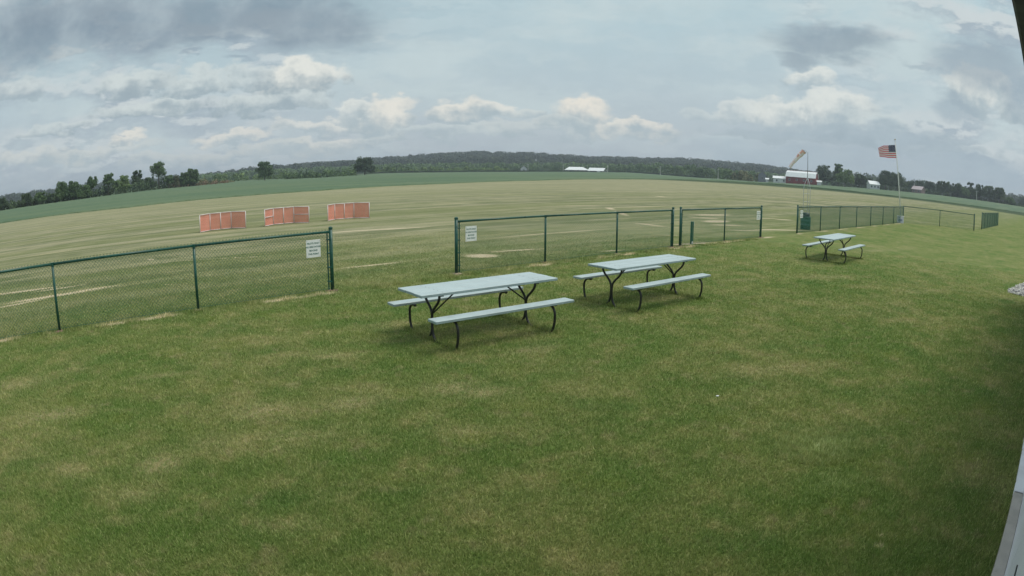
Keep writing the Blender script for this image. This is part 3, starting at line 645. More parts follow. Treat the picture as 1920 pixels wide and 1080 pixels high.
# ------------------------------------------------------------------ farm buildings
WHITE = mat('white_metal_roof', (.80, .82, .82), .45, var=.05, vscale=.6)
WALLW = mat('white_siding', (.62, .64, .64), .6, var=.08, vscale=.8)
RED = mat('barn_red', (.20, .045, .045), .75, var=.25, vscale=.7)
REDT = mat('barn_red_trim', (.24, .04, .04), .6)
GREYR = mat('grey_shingle', (.26, .25, .27), .8, var=.2, vscale=1.2)
PINKR = mat('faded_roof', (.42, .36, .37), .75, var=.15, vscale=1)
DARKW = mat('dark_opening', (.03, .032, .035), .5)
GLASS = mat('window_glass', (.05, .06, .075), .15)
def house(name, label, cat, u0, u1, vbase, vridge, veave, D, depth, roofm, wallm, turn=0., gable='side', gambrel=False, doors=(), windows=0):
    az0, az1 = azel(u0, vbase)[0], azel(u1, vbase)[0]; azm = (az0 + az1) / 2; x, y = polar(azm, D); z0 = float(ground_z(x, y))
    um = (u0 + u1) / 2; top_ = H + D * math.tan(rad(azel(um, vridge)[1])) - z0; eave = H + D * math.tan(rad(azel(um, veave)[1])) - z0
    eave = max(eave, 1.8); top_ = max(top_, eave + .8)
    Wd = D * rad(az1 - az0) / max(.4, math.cos(turn)); t = thing(name, label, cat, (x, y, z0 - .2), -rad(azm) + turn)
    hw, hd = Wd / 2, depth / 2; e = .25
    if gable == 'front': hw, hd = hw, hd
    wb = MB()
    if gable == 'side': prof = [(-hd, 0), (-hd, eave), (0, top_), (hd, eave), (hd, 0)]
    else: prof = [(-hw, 0), (-hw, eave), (0, top_), (hw, eave), (hw, 0)]
    if gambrel: prof = [(-hd, 0), (-hd, eave), (-hd * .62, eave + (top_ - eave) * .68), (0, top_), (hd * .62, eave + (top_ - eave) * .68), (hd, eave), (hd, 0)]
    mk = (lambda s, p: (s * hw, p[0], p[1])) if gable == 'side' else (lambda s, p: (p[0], s * hd, p[1]))
    for s_ in (-1, 1): wb.face([mk(s_, p) for p in (prof if s_ > 0 else prof[::-1])])
    a_, b_ = prof[0], prof[1]; wb.face([mk(-1, a_), mk(1, a_), mk(1, b_), mk(-1, b_)])
    a_, b_ = prof[-2], prof[-1]; wb.face([mk(-1, a_), mk(1, a_), mk(1, b_), mk(-1, b_)])
    wb.build('wall', wallm, t)
    rb = MB(); ov = .45; th = .16
    rp = prof[1:-1]
    for i in range(len(rp) - 1):
        p, q = np.array(rp[i]), np.array(rp[i + 1])
        dd = (q - p) / np.linalg.norm(q - p); nn = np.array([-dd[1], dd[0]])
        if nn[1] < 0: nn = -nn
        if i == 0: p = p - dd * .4
        if i == len(rp) - 2: q = q + dd * .4
        L = (hw if gable == 'side' else hd) + ov
        def P3(s_, c): return (s_ * L, c[0], c[1]) if gable == 'side' else (c[0], s_ * L, c[1])
        lo = [P3(-1, p + nn * .02), P3(1, p + nn * .02), P3(1, q + nn * .02), P3(-1, q + nn * .02)]; hi = [P3(-1, p + nn * th), P3(1, p + nn * th), P3(1, q + nn * th), P3(-1, q + nn * th)]
        b0 = len(rb.v); rb.v += lo + hi
        rb.f += [tuple(b0 + k for k in f) for f in ((0, 1, 2, 3), (4, 5, 6, 7), (0, 1, 5, 4), (1, 2, 6, 5), (2, 3, 7, 6), (3, 0, 4, 7))]; rb.m += [0] * 6
    rb.build('roof', roofm, t)
    front = -hd
    for (fx, ww, hh, mm) in doors: MB().box((fx * hw, front - .06, hh / 2), (ww, .1, hh)).build('door', mm, t)
    for k in range(windows):
        fx = -hw + (k + .5) * 2 * hw / windows
        wn = MB().box((fx, front - .05, eave * .6), (1.1, .08, 1.2)).build('window', GLASS, t)
        fr = MB()
        for sx_, sz_, lx_, lz_ in ((-.6, 0, .1, 1.4), (.6, 0, .1, 1.4), (0, -.66, 1.1, .1), (0, .66, 1.1, .1)): fr.box((fx + sx_, front - .08, eave * .6 + sz_), (lx_, .1, lz_))
        fr.build('frame', WALLW, wn)
    return t, hw, hd, eave, top_
def hip_shed():
    u0, u1, vb, D = 1058, 1105, 321.5, 600; az0, az1 = azel(u0, vb)[0], azel(u1, vb)[0]; azm = (az0 + az1) / 2; x, y = polar(azm, D); z0 = float(ground_z(x, y))
    tp = H + D * math.tan(rad(azel(1080, 312.6)[1])) - z0; ev = max(2.2, H + D * math.tan(rad(azel(1080, 317.8)[1])) - z0); hw = D * rad(az1 - az0) / 2; hd = 7.
    t = thing('farm_shed', 'long low white metal shed with sloped roof ends, left of the pair below the ridge', 'shed', (x, y, z0 - .2), -rad(azm))
    MB().box((0, 0, ev / 2), (2 * hw - 2.4, 2 * hd - 1.2, ev)).build('wall', mat('shed_grey_wall', (.30, .34, .34), .7), t)
    rb = MB(); e = [(-hw, -hd, ev - .3), (hw, -hd, ev - .3), (hw, hd, ev - .3), (-hw, hd, ev - .3)]; r = [(-hw + 4.6, 0, tp), (hw - 6.2, 0, tp)]
    rb.face([e[0], e[1], r[1], r[0]]); rb.face([e[1], e[2], r[1]]); rb.face([e[2], e[3], r[0], r[1]]); rb.face([e[3], e[0], r[0]]); rb.face(e[::-1]); rb.build('roof', WHITE, t)
    for fx, ww in ((-.62, 2.6), (-.18, 3.6), (-.02, 1.6)): MB().box((fx * hw, -hd + .5, ev * .42), (ww, .14, ev * .84)).build('door', WHITE, t)
    for fx in (.2, .42, .62): MB().box((fx * hw, -hd + .52, ev * .5), (1.6, .1, 1.0)).build('window', GLASS, t)
hip_shed()
house('farm_shed', 'low open shed with a sloping white roof, right of the pair below the ridge', 'shed', 1106, 1134, 322.3, 314.6, 320.0, 584, 12, WHITE, mat('shed_dark_wall', (.12, .14, .13), .8), rad(-16), doors=((-.5, 3, 1.9, DARKW), (-.1, 3, 1.9, DARKW), (.4, 3, 1.9, WALLW)))
house('farmhouse', 'small white gabled house left of the white sheds', 'house', 976, 988, 320, 310.5, 316, 590, 10, GREYR, WALLW, 0, gable='front', windows=1)
house('barn_annex', 'low white roofed annex at the left end of the red barn', 'annex', 1450, 1476, 338, 330, 334, 448, 9, WHITE, WALLW, 0, doors=((.2, 2.4, 2, WALLW),), windows=2)
t_, hw, hd, ev, tp = house('barn', 'big red barn with a white metal gambrel roof', 'barn', 1477, 1531, 341, 321, 332, 445, 11, WHITE, RED, rad(-14), gambrel=True, doors=((-.35, 3, 2.8, REDT), (.35, 2.6, 2.4, REDT)), windows=4)
MB().box((0, 0, tp + .2), (2 * hw + 1.0, .35, .22)).build('ridge_cap', REDT, t_)
for k in range(2): MB().box((0, -hd - .25 if k == 0 else hd + .25, ev - .22), (2 * hw + .9, .16, .2)).build('eave_board', REDT, t_)
house('grey_shed', 'grey gabled shed left of the white annex', 'shed', 1422, 1436, 336, 321.5, 327, 462, 9, GREYR, mat('weathered_grey', (.20, .22, .25), .8, var=.2), 0, gable='front', windows=1)
house('farmhouse', 'white farmhouse half hidden left of the huge dark tree', 'house', 1628, 1646, 351, 339, 345, 452, 9, WHITE, WALLW, .3, windows=3)
house('farmhouse', 'house with a pinkish grey roof right of the flagpole', 'house', 1713, 1731, 360, 349, 355, 470, 9, PINKR, mat('brick_dull', (.24, .18, .17), .8, var=.2), -.4, windows=2)
house('wagon', 'small white wagon standing left of the annex', 'wagon', 1436, 1441, 337.5, 334, 335.5, 450, 2.4, WHITE, WALLW, 0)
house('wagon', 'small white trailer right of the red barn', 'trailer', 1532, 1540, 342.5, 338.5, 340.5, 440, 2.6, WHITE, WALLW, 0)

POLE = mat('pole_wood', (.60, .59, .55), .85, var=.15, vscale=2)
def utility_pole(u, vtop, vbase, D, label, arm=True):
    az = azel(u, vbase)[0]; x, y = polar(az, D); z0 = float(ground_z(x, y)); ht = H + D * math.tan(rad(azel(u, vtop)[1])) - z0
    t = thing('utility_pole', label, 'pole', (x, y, z0 - .2), -rad(az) + .3, 'utility poles far across the fields')
    MB().tube([(0, 0, 0), (0, 0, ht)], [.24, .15], 8).build('pole', POLE, t)
    if arm:
        MB().box((0, -.16, ht - .7), (2.2, .12, .14)).build('crossarm', POLE, t)
        for s_ in (-.95, 0, .95): MB().tube([(s_, -.16, ht - .63), (s_, -.16, ht - .4)], [.06, .04], 6).build('insulator', mat('insulator_grey', (.35, .36, .38), .4), t)
for a_ in [(990, 306.5, 320, 585, 'pole just right of the small white gabled house'), (1056, 308, 320, 588, 'pole at the left end of the long white shed'), (1139.5, 308, 322, 590, 'pole right of the open white shed'),
           (1238, 311, 326, 545, 'pole standing alone right of the sheds below the ridge'), (1346.5, 315, 330, 480, 'pole between the green willows and the olive bushes'), (1714, 343, 358, 472, 'pole at the pink roofed house'), (1831, 357, 376, 470, 'pale pole in front of the right tree row')]:
    utility_pole(*a_)

# ------------------------------------------------------------------ chain link fences
GREEN = mat('green_vinyl', (.012, .082, .060), .35, var=.2, vscale=6)
GREEN2 = mat('green_vinyl_wire', (.03, .14, .105), .4)
SOIL = mat('disturbed_soil', (.20, .13, .09), .95, var=.3, vscale=12, bump=.5)
CONC = mat('footing_concrete', (.30, .24, .17), .9, var=.3, vscale=14, bump=.3)
def chain_bay(p, q, z0, z1, wire=.0027, pitch=.071):
    """two crossed sets of straight strands clipped to the bay, tips left proud over the rail"""
    p, q = np.array(p), np.array(q); L = np.linalg.norm(q - p); ux = (q - p) / L; nx = np.array([-ux[1], ux[0]]); h = z1 - z0; mb = MB()
    V = []; F = []
    for sgn, off in ((1, .003), (-1, -.003)):
        s0 = -h
        k = 0
        while s0 + k * pitch < L:
            a = s0 + k * pitch; k += 1
            lo, hi = max(0, -a), min(h, L - a)
            if hi - lo < .02: continue
            xa, za, xb, zb = a + lo, lo, a + hi, hi
            if sgn < 0: xa, xb = L - xa, L - xb
            A = np.array([*(p + ux * xa + nx * off), z0 + za]); B = np.array([*(p + ux * xb + nx * off), z0 + zb])
            dd = (B - A) / np.linalg.norm(B - A); n3 = np.array([*nx, 0]); m3 = np.cross(dd, n3); b0 = len(V)
            for E in (A, B):
                for j in range(3):
                    g = 2.094 * j; V.append(E + wire * (math.cos(g) * n3 + math.sin(g) * m3))
            F += [(b0, b0 + 1, b0 + 4, b0 + 3), (b0 + 1, b0 + 2, b0 + 5, b0 + 4), (b0 + 2, b0, b0 + 3, b0 + 5)]
    return quick_mesh('chain_link', np.array(V), np.array(F), 4)
def fence(label, pts, hgt, end=(True, True), soil=True, group='green chain link fences', wire=.0024):
    o = np.array(pts[0]); t = thing('chain_link_fence', label, 'fence', (o[0], o[1], 0), 0, group)
    P = [np.array(p) - o for p in pts]; rail = MB()
    for i, p in enumerate(P):
        big = (i == 0 and end[0]) or (i == len(P) - 1 and end[1]); r = .040 if big else .028; hh = hgt + (.05 if big else -.02)
        po = MB().tube([(p[0], p[1], -.05), (p[0], p[1], hh)], r, 10).build('post', GREEN, t, True)
        cp = MB()
        if big: cp.tube([(p[0], p[1], hh - .02), (p[0], p[1], hh + .012), (p[0], p[1], hh + .03)], [r + .006, r + .006, r * .4], 10)
        else: cp.tube([(p[0], p[1], hh - .05), (p[0], p[1], hh + .02)], [r + .006, r + .004], 10)
        cp.build('post_cap', GREEN, po)
        if soil:
            mb = MB(); k = 14; rr_ = .15 if big else .10
            rim = [(p[0] + rr_ * (1 + .3 * math.sin(j * 2.1 + i)) * math.cos(6.283 * j / k), p[1] + rr_ * (1 + .25 * math.cos(j * 1.7 + i)) * math.sin(6.283 * j / k), .004) for j in range(k)]
            for j in range(k): mb.face([(p[0], p[1], .03), rim[j], rim[(j + 1) % k]])
            mb.build('footing', SOIL if (i + len(P)) % 2 else CONC, t)
    for i in range(len(P) - 1):
        a, b = P[i], P[i + 1]; dd = (b - a) / np.linalg.norm(b - a)
        MB().tube([(a[0], a[1], hgt - .03), (b[0], b[1], hgt - .03)], .026, 8).build('top_rail', GREEN, t, True)
        obj('chain_link', chain_bay(a, b, .035, hgt + .032, wire), t, GREEN2)
        MB().tube([(a[0], a[1], .05), (b[0], b[1], .05)], .003, 4).build('tension_wire', GREEN2, t)
    for i, sgn in ((0, 1), (len(P) - 1, -1)):
        if end[0 if i == 0 else 1]:
            dd = P[i + sgn] - P[i]; dd /= np.linalg.norm(dd); c = P[i] + dd * .085
            MB().box((c[0], c[1], hgt * .5), (.022, .022, hgt - .06), R=np.array([[dd[0], -dd[1], 0], [dd[1], dd[0], 0], [0, 0, 1]])).build('tension_bar', GREEN, t)
            for zz in (.2, .5, .8, 1.08):
                c2 = P[i] + dd * .045; MB().box((c2[0], c2[1], zz), (.1, .075, .022), R=np.array([[dd[0], -dd[1], 0], [dd[1], dd[0], 0], [0, 0, 1]])).build('clamp', GREEN, t)
    return t
FH = 1.265
f1 = [(-10.47, 6.48), (-8.23, 8.50), (-5.99, 10.52), (-3.75, 12.54)]
f2 = [(-1.31, 14.69), (.87, 16.55), (3.10, 18.44), (5.32, 20.34)]
f3 = [(5.67, 20.64), (7.97, 22.54), (10.33, 24.48)]
f4 = [(13.37, 27.05), (15.76, 29.0), (18.12, 30.92), (20.57, 32.91), (23.0, 34.89), (25.45, 36.88), (27.9, 38.88), (30.43, 40.93)]
fence('nearest green chain link fence running off the left picture edge', [(-12.71, 4.46)] + f1, FH, (False, True))
fence('green chain link fence behind the two near picnic tables', f2, FH)
fence('short two bay green fence with the capped green post behind it', f3, FH)
fence('long green fence from the trash barrel to the flagpole', f4, FH, soil=False, wire=.0036)
fence('dark fence of two bays right of the flagpole', [(30.43, 40.93), (34.3, 40.35), (37.23, 38.56)], 1.33, (False, True), soil=False)
f6 = [(41.49 + (55.36 - 41.49) * k / 7, 41.81 + (52.49 - 41.81) * k / 7) for k in range(8)]
fence('farthest green fence seen end on at the right', f6, 1.46, soil=False, wire=.0030)

# signs wired to the fences
SIGNW = mat('sign_white', (.88, .89, .88), .35, var=.03, vscale=9)
INK = mat('sign_green_ink', (.03, .14, .11), .5)
def sign(p, q, dist_from_q, label, zc=.93, w=.33, h=.36, side=-1):
    p, q = np.array(p), np.array(q); ux = (q - p) / np.linalg.norm(q - p); nx = np.array([-ux[1], ux[0]]) * side
    if dist_from_q >= 0: c = q - ux * dist_from_q
    else: c = p - ux * dist_from_q
    c = c + nx * .02
    t = thing('sign', label, 'sign', (c[0], c[1], zc), math.atan2(ux[1], ux[0]), 'white notice signs on the green fences')
    MB().box((0, 0, 0), (w, .004, h), bev=.0015).build('sign_board', SIGNW, t)
    for k, (txt, sz) in enumerate((('PILOTS ONLY', .042), ('NO SPECTATORS', .040), ('BEYOND', .042), ('THIS POINT', .042))):
        cu = bpy.data.curves.new('lettering', 'FONT'); cu.body = txt; cu.size = sz * 1.12; cu.align_x = 'CENTER'; cu.align_y = 'CENTER'; cu.offset = .0012; cu.extrude = .0006
        tmp = bpy.data.objects.new('tmp', cu); COL.objects.link(tmp); dg = bpy.context.evaluated_depsgraph_get(); me = bpy.data.meshes.new_from_object(tmp.evaluated_get(dg)); bpy.data.objects.remove(tmp); me.materials.clear(); o = obj('lettering', me, t, INK); o.rotation_euler = (rad(90), 0, 0); o.location = (0, -.0032, .108 - k * .073)
    for sx in (-1, 1):
        for sz in (-1, 1): MB().tube([(sx * (w / 2 - .02), .006, sz * (h / 2 - .02)), (sx * (w / 2 - .02), -.006, sz * (h / 2 - .02))], .005, 6).build('rivet', mat('rivet_steel', (.3, .3, .3), .4, 1.), t)
    return t
sign(f1[2], f1[3], .42, 'notice sign at the right end of the nearest fence', .925)
sign(f2[0], f2[1], -.42, 'notice sign at the left end of the fence behind the tables', .925)
sign(f3[1], f3[2], .30, 'notice sign at the right end of the short fence', .93)
sign(f4[0], f4[1], -.46, 'notice sign beside the green trash barrel', .90)

# ------------------------------------------------------------------ picnic tables
def plank_fn(t, tc, c):
    n = t.noise(t.vec('MULTIPLY', tc, (1.2, 26, 26)), 1.0, 4, .65)
    c = t.mix(t.ramp(n, .35, .75, 0, .35), c, (.39, .46, .48))
    wn = t.noise(t.vec('MULTIPLY', tc, (2.2, 9, 9)), 1.0, 4, .7)
    c = t.mix(t.ramp(wn, .66, .74, 0, .7), c, (.30, .27, .22))
    return c
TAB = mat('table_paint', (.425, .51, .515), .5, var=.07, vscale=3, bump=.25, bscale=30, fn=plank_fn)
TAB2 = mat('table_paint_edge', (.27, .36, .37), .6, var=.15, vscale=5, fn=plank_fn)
PIPE = mat('black_pipe', (.018, .019, .020), .42, var=.3, vscale=10)
def picnic_table(L, legx, label, loc, rz):
    t = thing('picnic_table', label, 'picnic table', loc, rz, 'picnic tables on the lawn')
    W_, zt, th = .735, .76, .040; pw = W_ / 3
    def plank(name, y, z, w_, par, jitter=0.):
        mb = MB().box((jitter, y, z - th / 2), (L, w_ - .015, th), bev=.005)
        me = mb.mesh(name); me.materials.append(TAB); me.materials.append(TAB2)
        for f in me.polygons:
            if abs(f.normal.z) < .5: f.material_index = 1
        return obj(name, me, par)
    for k in range(3): plank('tabletop_plank', (k - 1) * pw, zt, pw, t, (-.006, .004, -.003)[k])
    Hb = .477
    for s_ in (-1, 1): plank('bench_plank', s_ * .648, Hb, .240, t, .01 * s_)
    for ex in (-legx, legx):
        for s_ in (-1, 1):
            dx = .018 * s_
            pth = smooth_path([(ex + dx, s_ * .545, Hb - th - .022), (ex + dx, s_ * .635, Hb - th - .022), (ex + dx, s_ * .70, Hb - .10), (ex + dx, s_ * .735, .30), (ex + dx, s_ * .725, .14), (ex + dx, s_ * .67, .018), (ex + dx, s_ * .58, -.006),
                               (ex + dx, s_ * .20, -.006), (ex + dx, s_ * .085, .055), (ex + dx, s_ * .035, .17), (ex + dx, s_ * .03, .36), (ex + dx, s_ * .07, .46), (ex + dx, s_ * .19, .57), (ex + dx, s_ * .245, .645), (ex + dx, s_ * .255, zt - th - .004)], 4)
            MB().tube(pth, .0195, 10).build('leg', PIPE, t, True)
        MB().box((ex, 0, zt - th - .012), (.045, .62, .022)).build('cleat', PIPE, t)
        for s_ in (-1, 1): MB().box((ex + .0, s_ * .62, Hb - th - .010), (.05, .22, .016)).build('bench_bracket', PIPE, t)
        sg = -1 if ex > 0 else 1
        MB().tube([(ex + sg * .02, 0, .40), (ex + sg * .43, 0, zt - th - .03), (ex + sg * .52, 0, zt - th - .008)], .012, 6).build('brace', PIPE, t)
        MB().box((ex + sg * .53, 0, zt - th - .008), (.16, .09, .014)).build('brace_plate', PIPE, t)
    for k in range(3):
        for ex in (-legx, legx):
            for s_ in (-1, 1):
                MB().tube([(ex, (k - 1) * pw + s_ * .07, zt - .001), (ex, (k - 1) * pw + s_ * .07, zt + .002)], .009, 6).build('bolt', mat('bolt_grey', (.25, .28, .3), .5, .6), t)
    return t
t1 = picnic_table(2.445, .86, 'nearest picnic table left of the other two', (-.467, 9.364, 0), rad(37.0))
t2 = picnic_table(2.44, .95, 'middle picnic table behind and right of the nearest one', (2.562, 11.818, 0), rad(38.1))
t3 = picnic_table(2.7, 1.03, 'farthest picnic table near the trash barrel', (10.637, 18.35, 0), rad(42.0))

# ------------------------------------------------------------------ orange pilot barriers
PVC = mat('white_pvc', (.74, .68, .66), .4, var=.1, vscale=6)
def net_mat():
    m = bpy.data.materials.new('orange_net'); m.use_nodes = True; t = NT(m.node_tree); b = t.n['Principled BSDF']
    tc = t.node('ShaderNodeTexCoord').outputs['Object']
    c = t.mix(t.noise(tc, 3, 4), (.80, .22, .18), (.88, .34, .27)); t.put(b.inputs['Base Color'], c); b.inputs['Roughness'].default_value = .55
    s = t.node('ShaderNodeSeparateXYZ'); t.put(s.inputs[0], tc)
    hz = t.math('FRACT', t.math('MULTIPLY', s.outputs[2], 22)); hx = t.math('FRACT', t.math('MULTIPLY', t.math('ADD', s.outputs[0], s.outputs[1]), 16))
    hole = t.math('MULTIPLY', t.math('GREATER_THAN', hz, .62), t.math('GREATER_THAN', hx, .35))
    tp_ = t.node('ShaderNodeBsdfTransparent'); ms = t.node('ShaderNodeMixShader'); t.put(ms.inputs[0], hole)
    t.l.new(b.outputs[0], ms.inputs[1]); t.l.new(tp_.outputs[0], ms.inputs[2]); t.l.new(ms.outputs[0], t.n['Material Output'].inputs[0]); return m
NET = net_mat()
def barrier(u, v, label, mids=False):
    g = onground(u, v); t = thing('safety_barrier', label, 'barrier', (g[0], g[1], 0), 0, 'orange net barriers on the flying field')
    def dirv(az): return np.array([math.sin(rad(az)), math.cos(rad(az))])
    c = np.zeros(2); c1 = c - dirv(50) * .56; c2 = c + dirv(50) * .56; w1 = c1 + dirv(188) * .88; w2 = c2 + dirv(98) * .88
    pts = [w1, c1, c, c2, w2]; hh = .82; zb = .03
    for i, p in enumerate(pts):
        MB().tube([(*p, 0), (*p, hh)], .019, 8).build('upright', PVC, t, True)
    for i in range(4):
        a, b = pts[i], pts[i + 1]
        for z in (zb, hh): MB().tube([(*a, z), (*b, z)], .019, 8).build('rail', PVC, t, True)
        if mids and i in (0, 3): MB().tube([(*a, hh * .54), (*b, hh * .54)], .019, 8).build('rail', PVC, t, True)
        dd = (b - a) / np.linalg.norm(b - a); nn = np.array([-dd[1], dd[0]]) * .024; mb = MB(); k = 6
        for j in range(k):
            pa, pb = a + (b - a) * j / k + nn * (1 + .5 * math.sin(j)), a + (b - a) * (j + 1) / k + nn * (1 + .5 * math.sin(j + 1))
            mb.face([(*pa, zb - .02), (*pb, zb - .02), (*pb, hh), (*pa, hh)])
        mb.build('net', NET, t)
    return t
barrier(414.4, 430.6, 'leftmost orange net barrier on the field')
barrier(532.1, 420.0, 'middle orange net barrier with extra rails in its wings', True)
barrier(645.9, 410.6, 'rightmost orange net barrier on the field')

# ------------------------------------------------------------------ windsock mast
STEEL = mat('galvanised_steel', (.52, .55, .58), .5, .1, var=.15, vscale=8)
def windsock():
    az = 27.15; x, y = polar(az, 39.); t = thing('windsock_tower', 'grey lattice tower with a thin mast behind the barrel', 'tower', (x, y, 0), -rad(az))
    R_ = .25; hs = 2.05; tops = []
    legs = [(R_ * math.cos(a), R_ * math.sin(a)) for a in (rad(200), rad(320), rad(80))]
    for k, (lx, ly) in enumerate(legs):
        MB().tube([(lx, ly, 0), (lx, ly, hs), (lx * .75, ly * .75, hs + .28), (lx * .14, ly * .14, hs + .62)], .017, 8).build('tower_leg', STEEL, t, True)
    for z in (.25, .75, 1.25, 1.75):
        for k in range(3):
            a, b = legs[k], legs[(k + 1) % 3]; MB().tube([(*a, z), (*b, z)], .007, 5).build('strut', STEEL, t)
    MB().tube([(0, 0, hs + .5), (0, 0, 4.27)], [.022, .014], 8).build('mast', mat('dark_mast', (.10, .11, .12), .5, .4), t, True)
    MB().tube([(0, 0, hs + .52), (0, 0, hs + .66)], .04, 8).build('collar', STEEL, t)
    # swivel arm carrying the hoop
    MB().tube([(0, 0, 4.22), (-.12, 0, 4.34), (-.20, 0, 4.36)], .010, 6).build('swivel_arm', STEEL, t)
    top_ = thing('windsock', 'faded orange and white windsock drooping left from the mast', 'windsock', (x, y, 0), -rad(az))
    def fn(tt, tc, c):
        s = tt.node('ShaderNodeSeparateXYZ'); tt.put(s.inputs[0], tc)
        n = tt.noise(tc, 6, 4); c = tt.mix(tt.ramp(n, .45, .7, 0, .6), c, (.84, .52, .44))
        return c
    SOCK = mat('sock_cloth', (.86, .80, .82), .85, var=.05, vscale=5, fn=fn)
    SOCK2 = mat('sock_cloth_orange', (.74, .42, .34), .85, var=.15, vscale=5)
    A = np.array([-.235, 0, 4.33]); B = np.array([-1.17, -.05, 3.28]); n = 14; mb = MB(); dirn = (B - A) / np.linalg.norm(B - A)
    s1 = np.array([0, 1., 0]); s2 = np.cross(dirn, s1)
    prev = None
    for i in range(n + 1):
        f = i / n; c = A + (B - A) * f + np.array([-.02 * math.sin(math.pi * f), 0, .03 * math.sin(math.pi * f)]); r = .175 * (1 - f) + .085 * f; r *= 1 + .06 * math.sin(i * 2.3)
        ring = [c + r * ((math.cos(q) * (.85 if f > .15 else 1)) * s1 + math.sin(q) * s2 * (1 - .12 * math.sin(i * 1.3))) for q in [6.283 * k / 14 for k in range(14)]]
        b0 = len(mb.v); mb.v += [tuple(p) for p in ring]
        if prev is not None:
            for k in range(14): mb.f.append((prev + k, prev + (k + 1) % 14, b0 + (k + 1) % 14, b0 + k)); mb.m.append(1 if i in (2, 3, 5, 6) and k > 6 or i == 1 else 0)
        prev = b0
    mb.build('sock', [SOCK, SOCK2], top_, True)
    ring = [A + .178 * (math.cos(q) * s1 + math.sin(q) * s2) for q in [6.283 * k / 18 for k in range(19)]]
    MB().tube(ring, .009, 6, cap=False).build('hoop', STEEL, top_)
    MB().tube([A + .178 * s2 * -1 + np.array([0, 0, -.02]), A + .178 * s2 + np.array([0.02, 0, .10])], .010, 6).build('hoop_bar', mat('rusty_bar', (.20, .10, .07), .8), top_)
windsock()

# ------------------------------------------------------------------ barrel, capped post
def lathe(mb, prof, n=24, c=(0, 0)):
    b0 = len(mb.v)
    for (r, z) in prof:
        for k in range(n): q = 6.283185 * k / n; mb.v.append((c[0] + r * math.cos(q), c[1] + r * math.sin(q), z))
    for i in range(len(prof) - 1):
        for k in range(n): k2 = (k + 1) % n; mb.f.append((b0 + i * n + k, b0 + i * n + k2, b0 + (i + 1) * n + k2, b0 + (i + 1) * n + k)); mb.m.append(0)
    return mb
BAR = mat('barrel_green', (.015, .12, .075), .4, var=.2, vscale=5)
g = onground(1511, 430.); t = thing('trash_barrel', 'green trash barrel with dark lid behind the long fence', 'barrel', (15.12, 29.55, 0))
lathe(MB(), [(.01, 0), (.27, 0), (.285, .015), (.285, .20), (.295, .21), (.295, .225), (.285, .235), (.285, .42), (.295, .43), (.295, .445), (.285, .455), (.285, .62), (.295, .635), (.285, .65), (.265, .65), (.26, .60)]).build('barrel_body', BAR, t, True)
lathe(MB(), [(.262, .60), (.262, .66), (.225, .68), (.215, .80), (.19, .845), (.10, .87), (.01, .875)]).build('lid', mat('barrel_dark', (.02, .035, .035), .5), t, True)
MB().box((.0, -.222, .75), (.2, .03, .09), bev=.008).build('flap', mat('barrel_flap', (.01, .015, .015), .4), t)
t = thing('capped_post', 'stubby green square post with a painted white highlight behind the short fence', 'post', (6.33, 21.42, 0), rad(-16))
MB().box((-.028, 0, .43), (.07, .09, .74), bev=.008).build('post_box', BAR, t)
MB().box((.032, .0, .41), (.042, .08, .78), bev=.006).build('post_rail', mat('post_green_light', (.03, .16, .10), .4), t)
MB().box((.060, -.01, .70), (.010, .07, .13)).build('painted_highlight', SIGNW, t)  # thin white slab paints a highlight onto the side of the green post
MB().box((.02, -.055, .05), (.05, .02, .10), bev=.004).build('foot_plate', SIGNW, t)
MB().tube([(-.035, 0, -.02), (-.035, 0, .07)], .03, 8).build('stub', GREEN, t)

# ------------------------------------------------------------------ flagpole, flag, box
fp = polar(36.42, 51.8); t = thing('flagpole', 'white leaning flagpole behind the corner of the long fence', 'flagpole', (fp[0], fp[1], 0), -rad(36.42))
ptop = np.array([-.66, 0, 6.42])
MB().tube([(0, 0, 0), tuple(ptop * .5), tuple(ptop)], [.058, .048, .03], 12).build('pole', mat('white_pole', (.75, .76, .74), .35, var=.06), t, True)
MB().tube([tuple(ptop), tuple(ptop + np.array([-.01, 0, .07]))], [.04, .04], 8).build('truck', STEEL, t)
lathe(MB(), [(.001, .02), (.045, .05), (.055, .09), (.045, .13), (.001, .16)], 12, ).build('finial', mat('gold_ball', (.45, .36, .15), .3, .8), t, True).location = tuple(ptop + np.array([0, 0, .05]))
MB().tube([(.10, -.02, .9), tuple(ptop + np.array([.03, -.02, -.05]))], .006, 4).build('halyard', mat('rope', (.55, .55, .52), .9), t)
fl = thing('flag', 'American flag flying to the left from the leaning pole', 'flag', (fp[0], fp[1], 0), -rad(36.42))
FR = mat('flag_red', (.72, .11, .17), .8, var=.1); FWt = mat('flag_white', (.84, .82, .84), .8, var=.05); FB = mat('flag_blue', (.028, .038, .12), .8)
def cloth(s, v):
    """s from hoist to fly 0..1, v from bottom 0 to top 1"""
    zt, zb = 6.10 - .13 * s - .30 * max(0, s - .62) ** 1.0 * (1.0), 5.05 - .02 * s
    zt = 6.10 - .17 * s - (.0 if s < .7 else (s - .7) * .75)
    xh = ptop[0] * ((5.05 + 1.05 * v) / 6.42) - .04
    wave = .07 * math.sin(s * 9 + v * 1.5) * (.3 + s); z = zb + (zt - zb) * v + .018 * math.sin(s * 8.5 + .5)
    return (xh - (1.50 - .02 * (1 - v)) * s + .03 * math.sin(s * 9 + 1.5) * s, wave, z)
NSX = 30
for k in range(13):
    mb = MB(); v0, v1 = 1 - (k + 1) / 13, 1 - k / 13; s_start = .4 if k < 7 else 0
    for j in range(NSX):
        a, b = j / NSX, (j + 1) / NSX
        if b <= s_start + 1e-6: continue
        mb.face([cloth(a, v0), cloth(b, v0), cloth(b, v1), cloth(a, v1)])
    mb.build('stripe', FR if k % 2 == 0 else FWt, fl)
cant = MB()
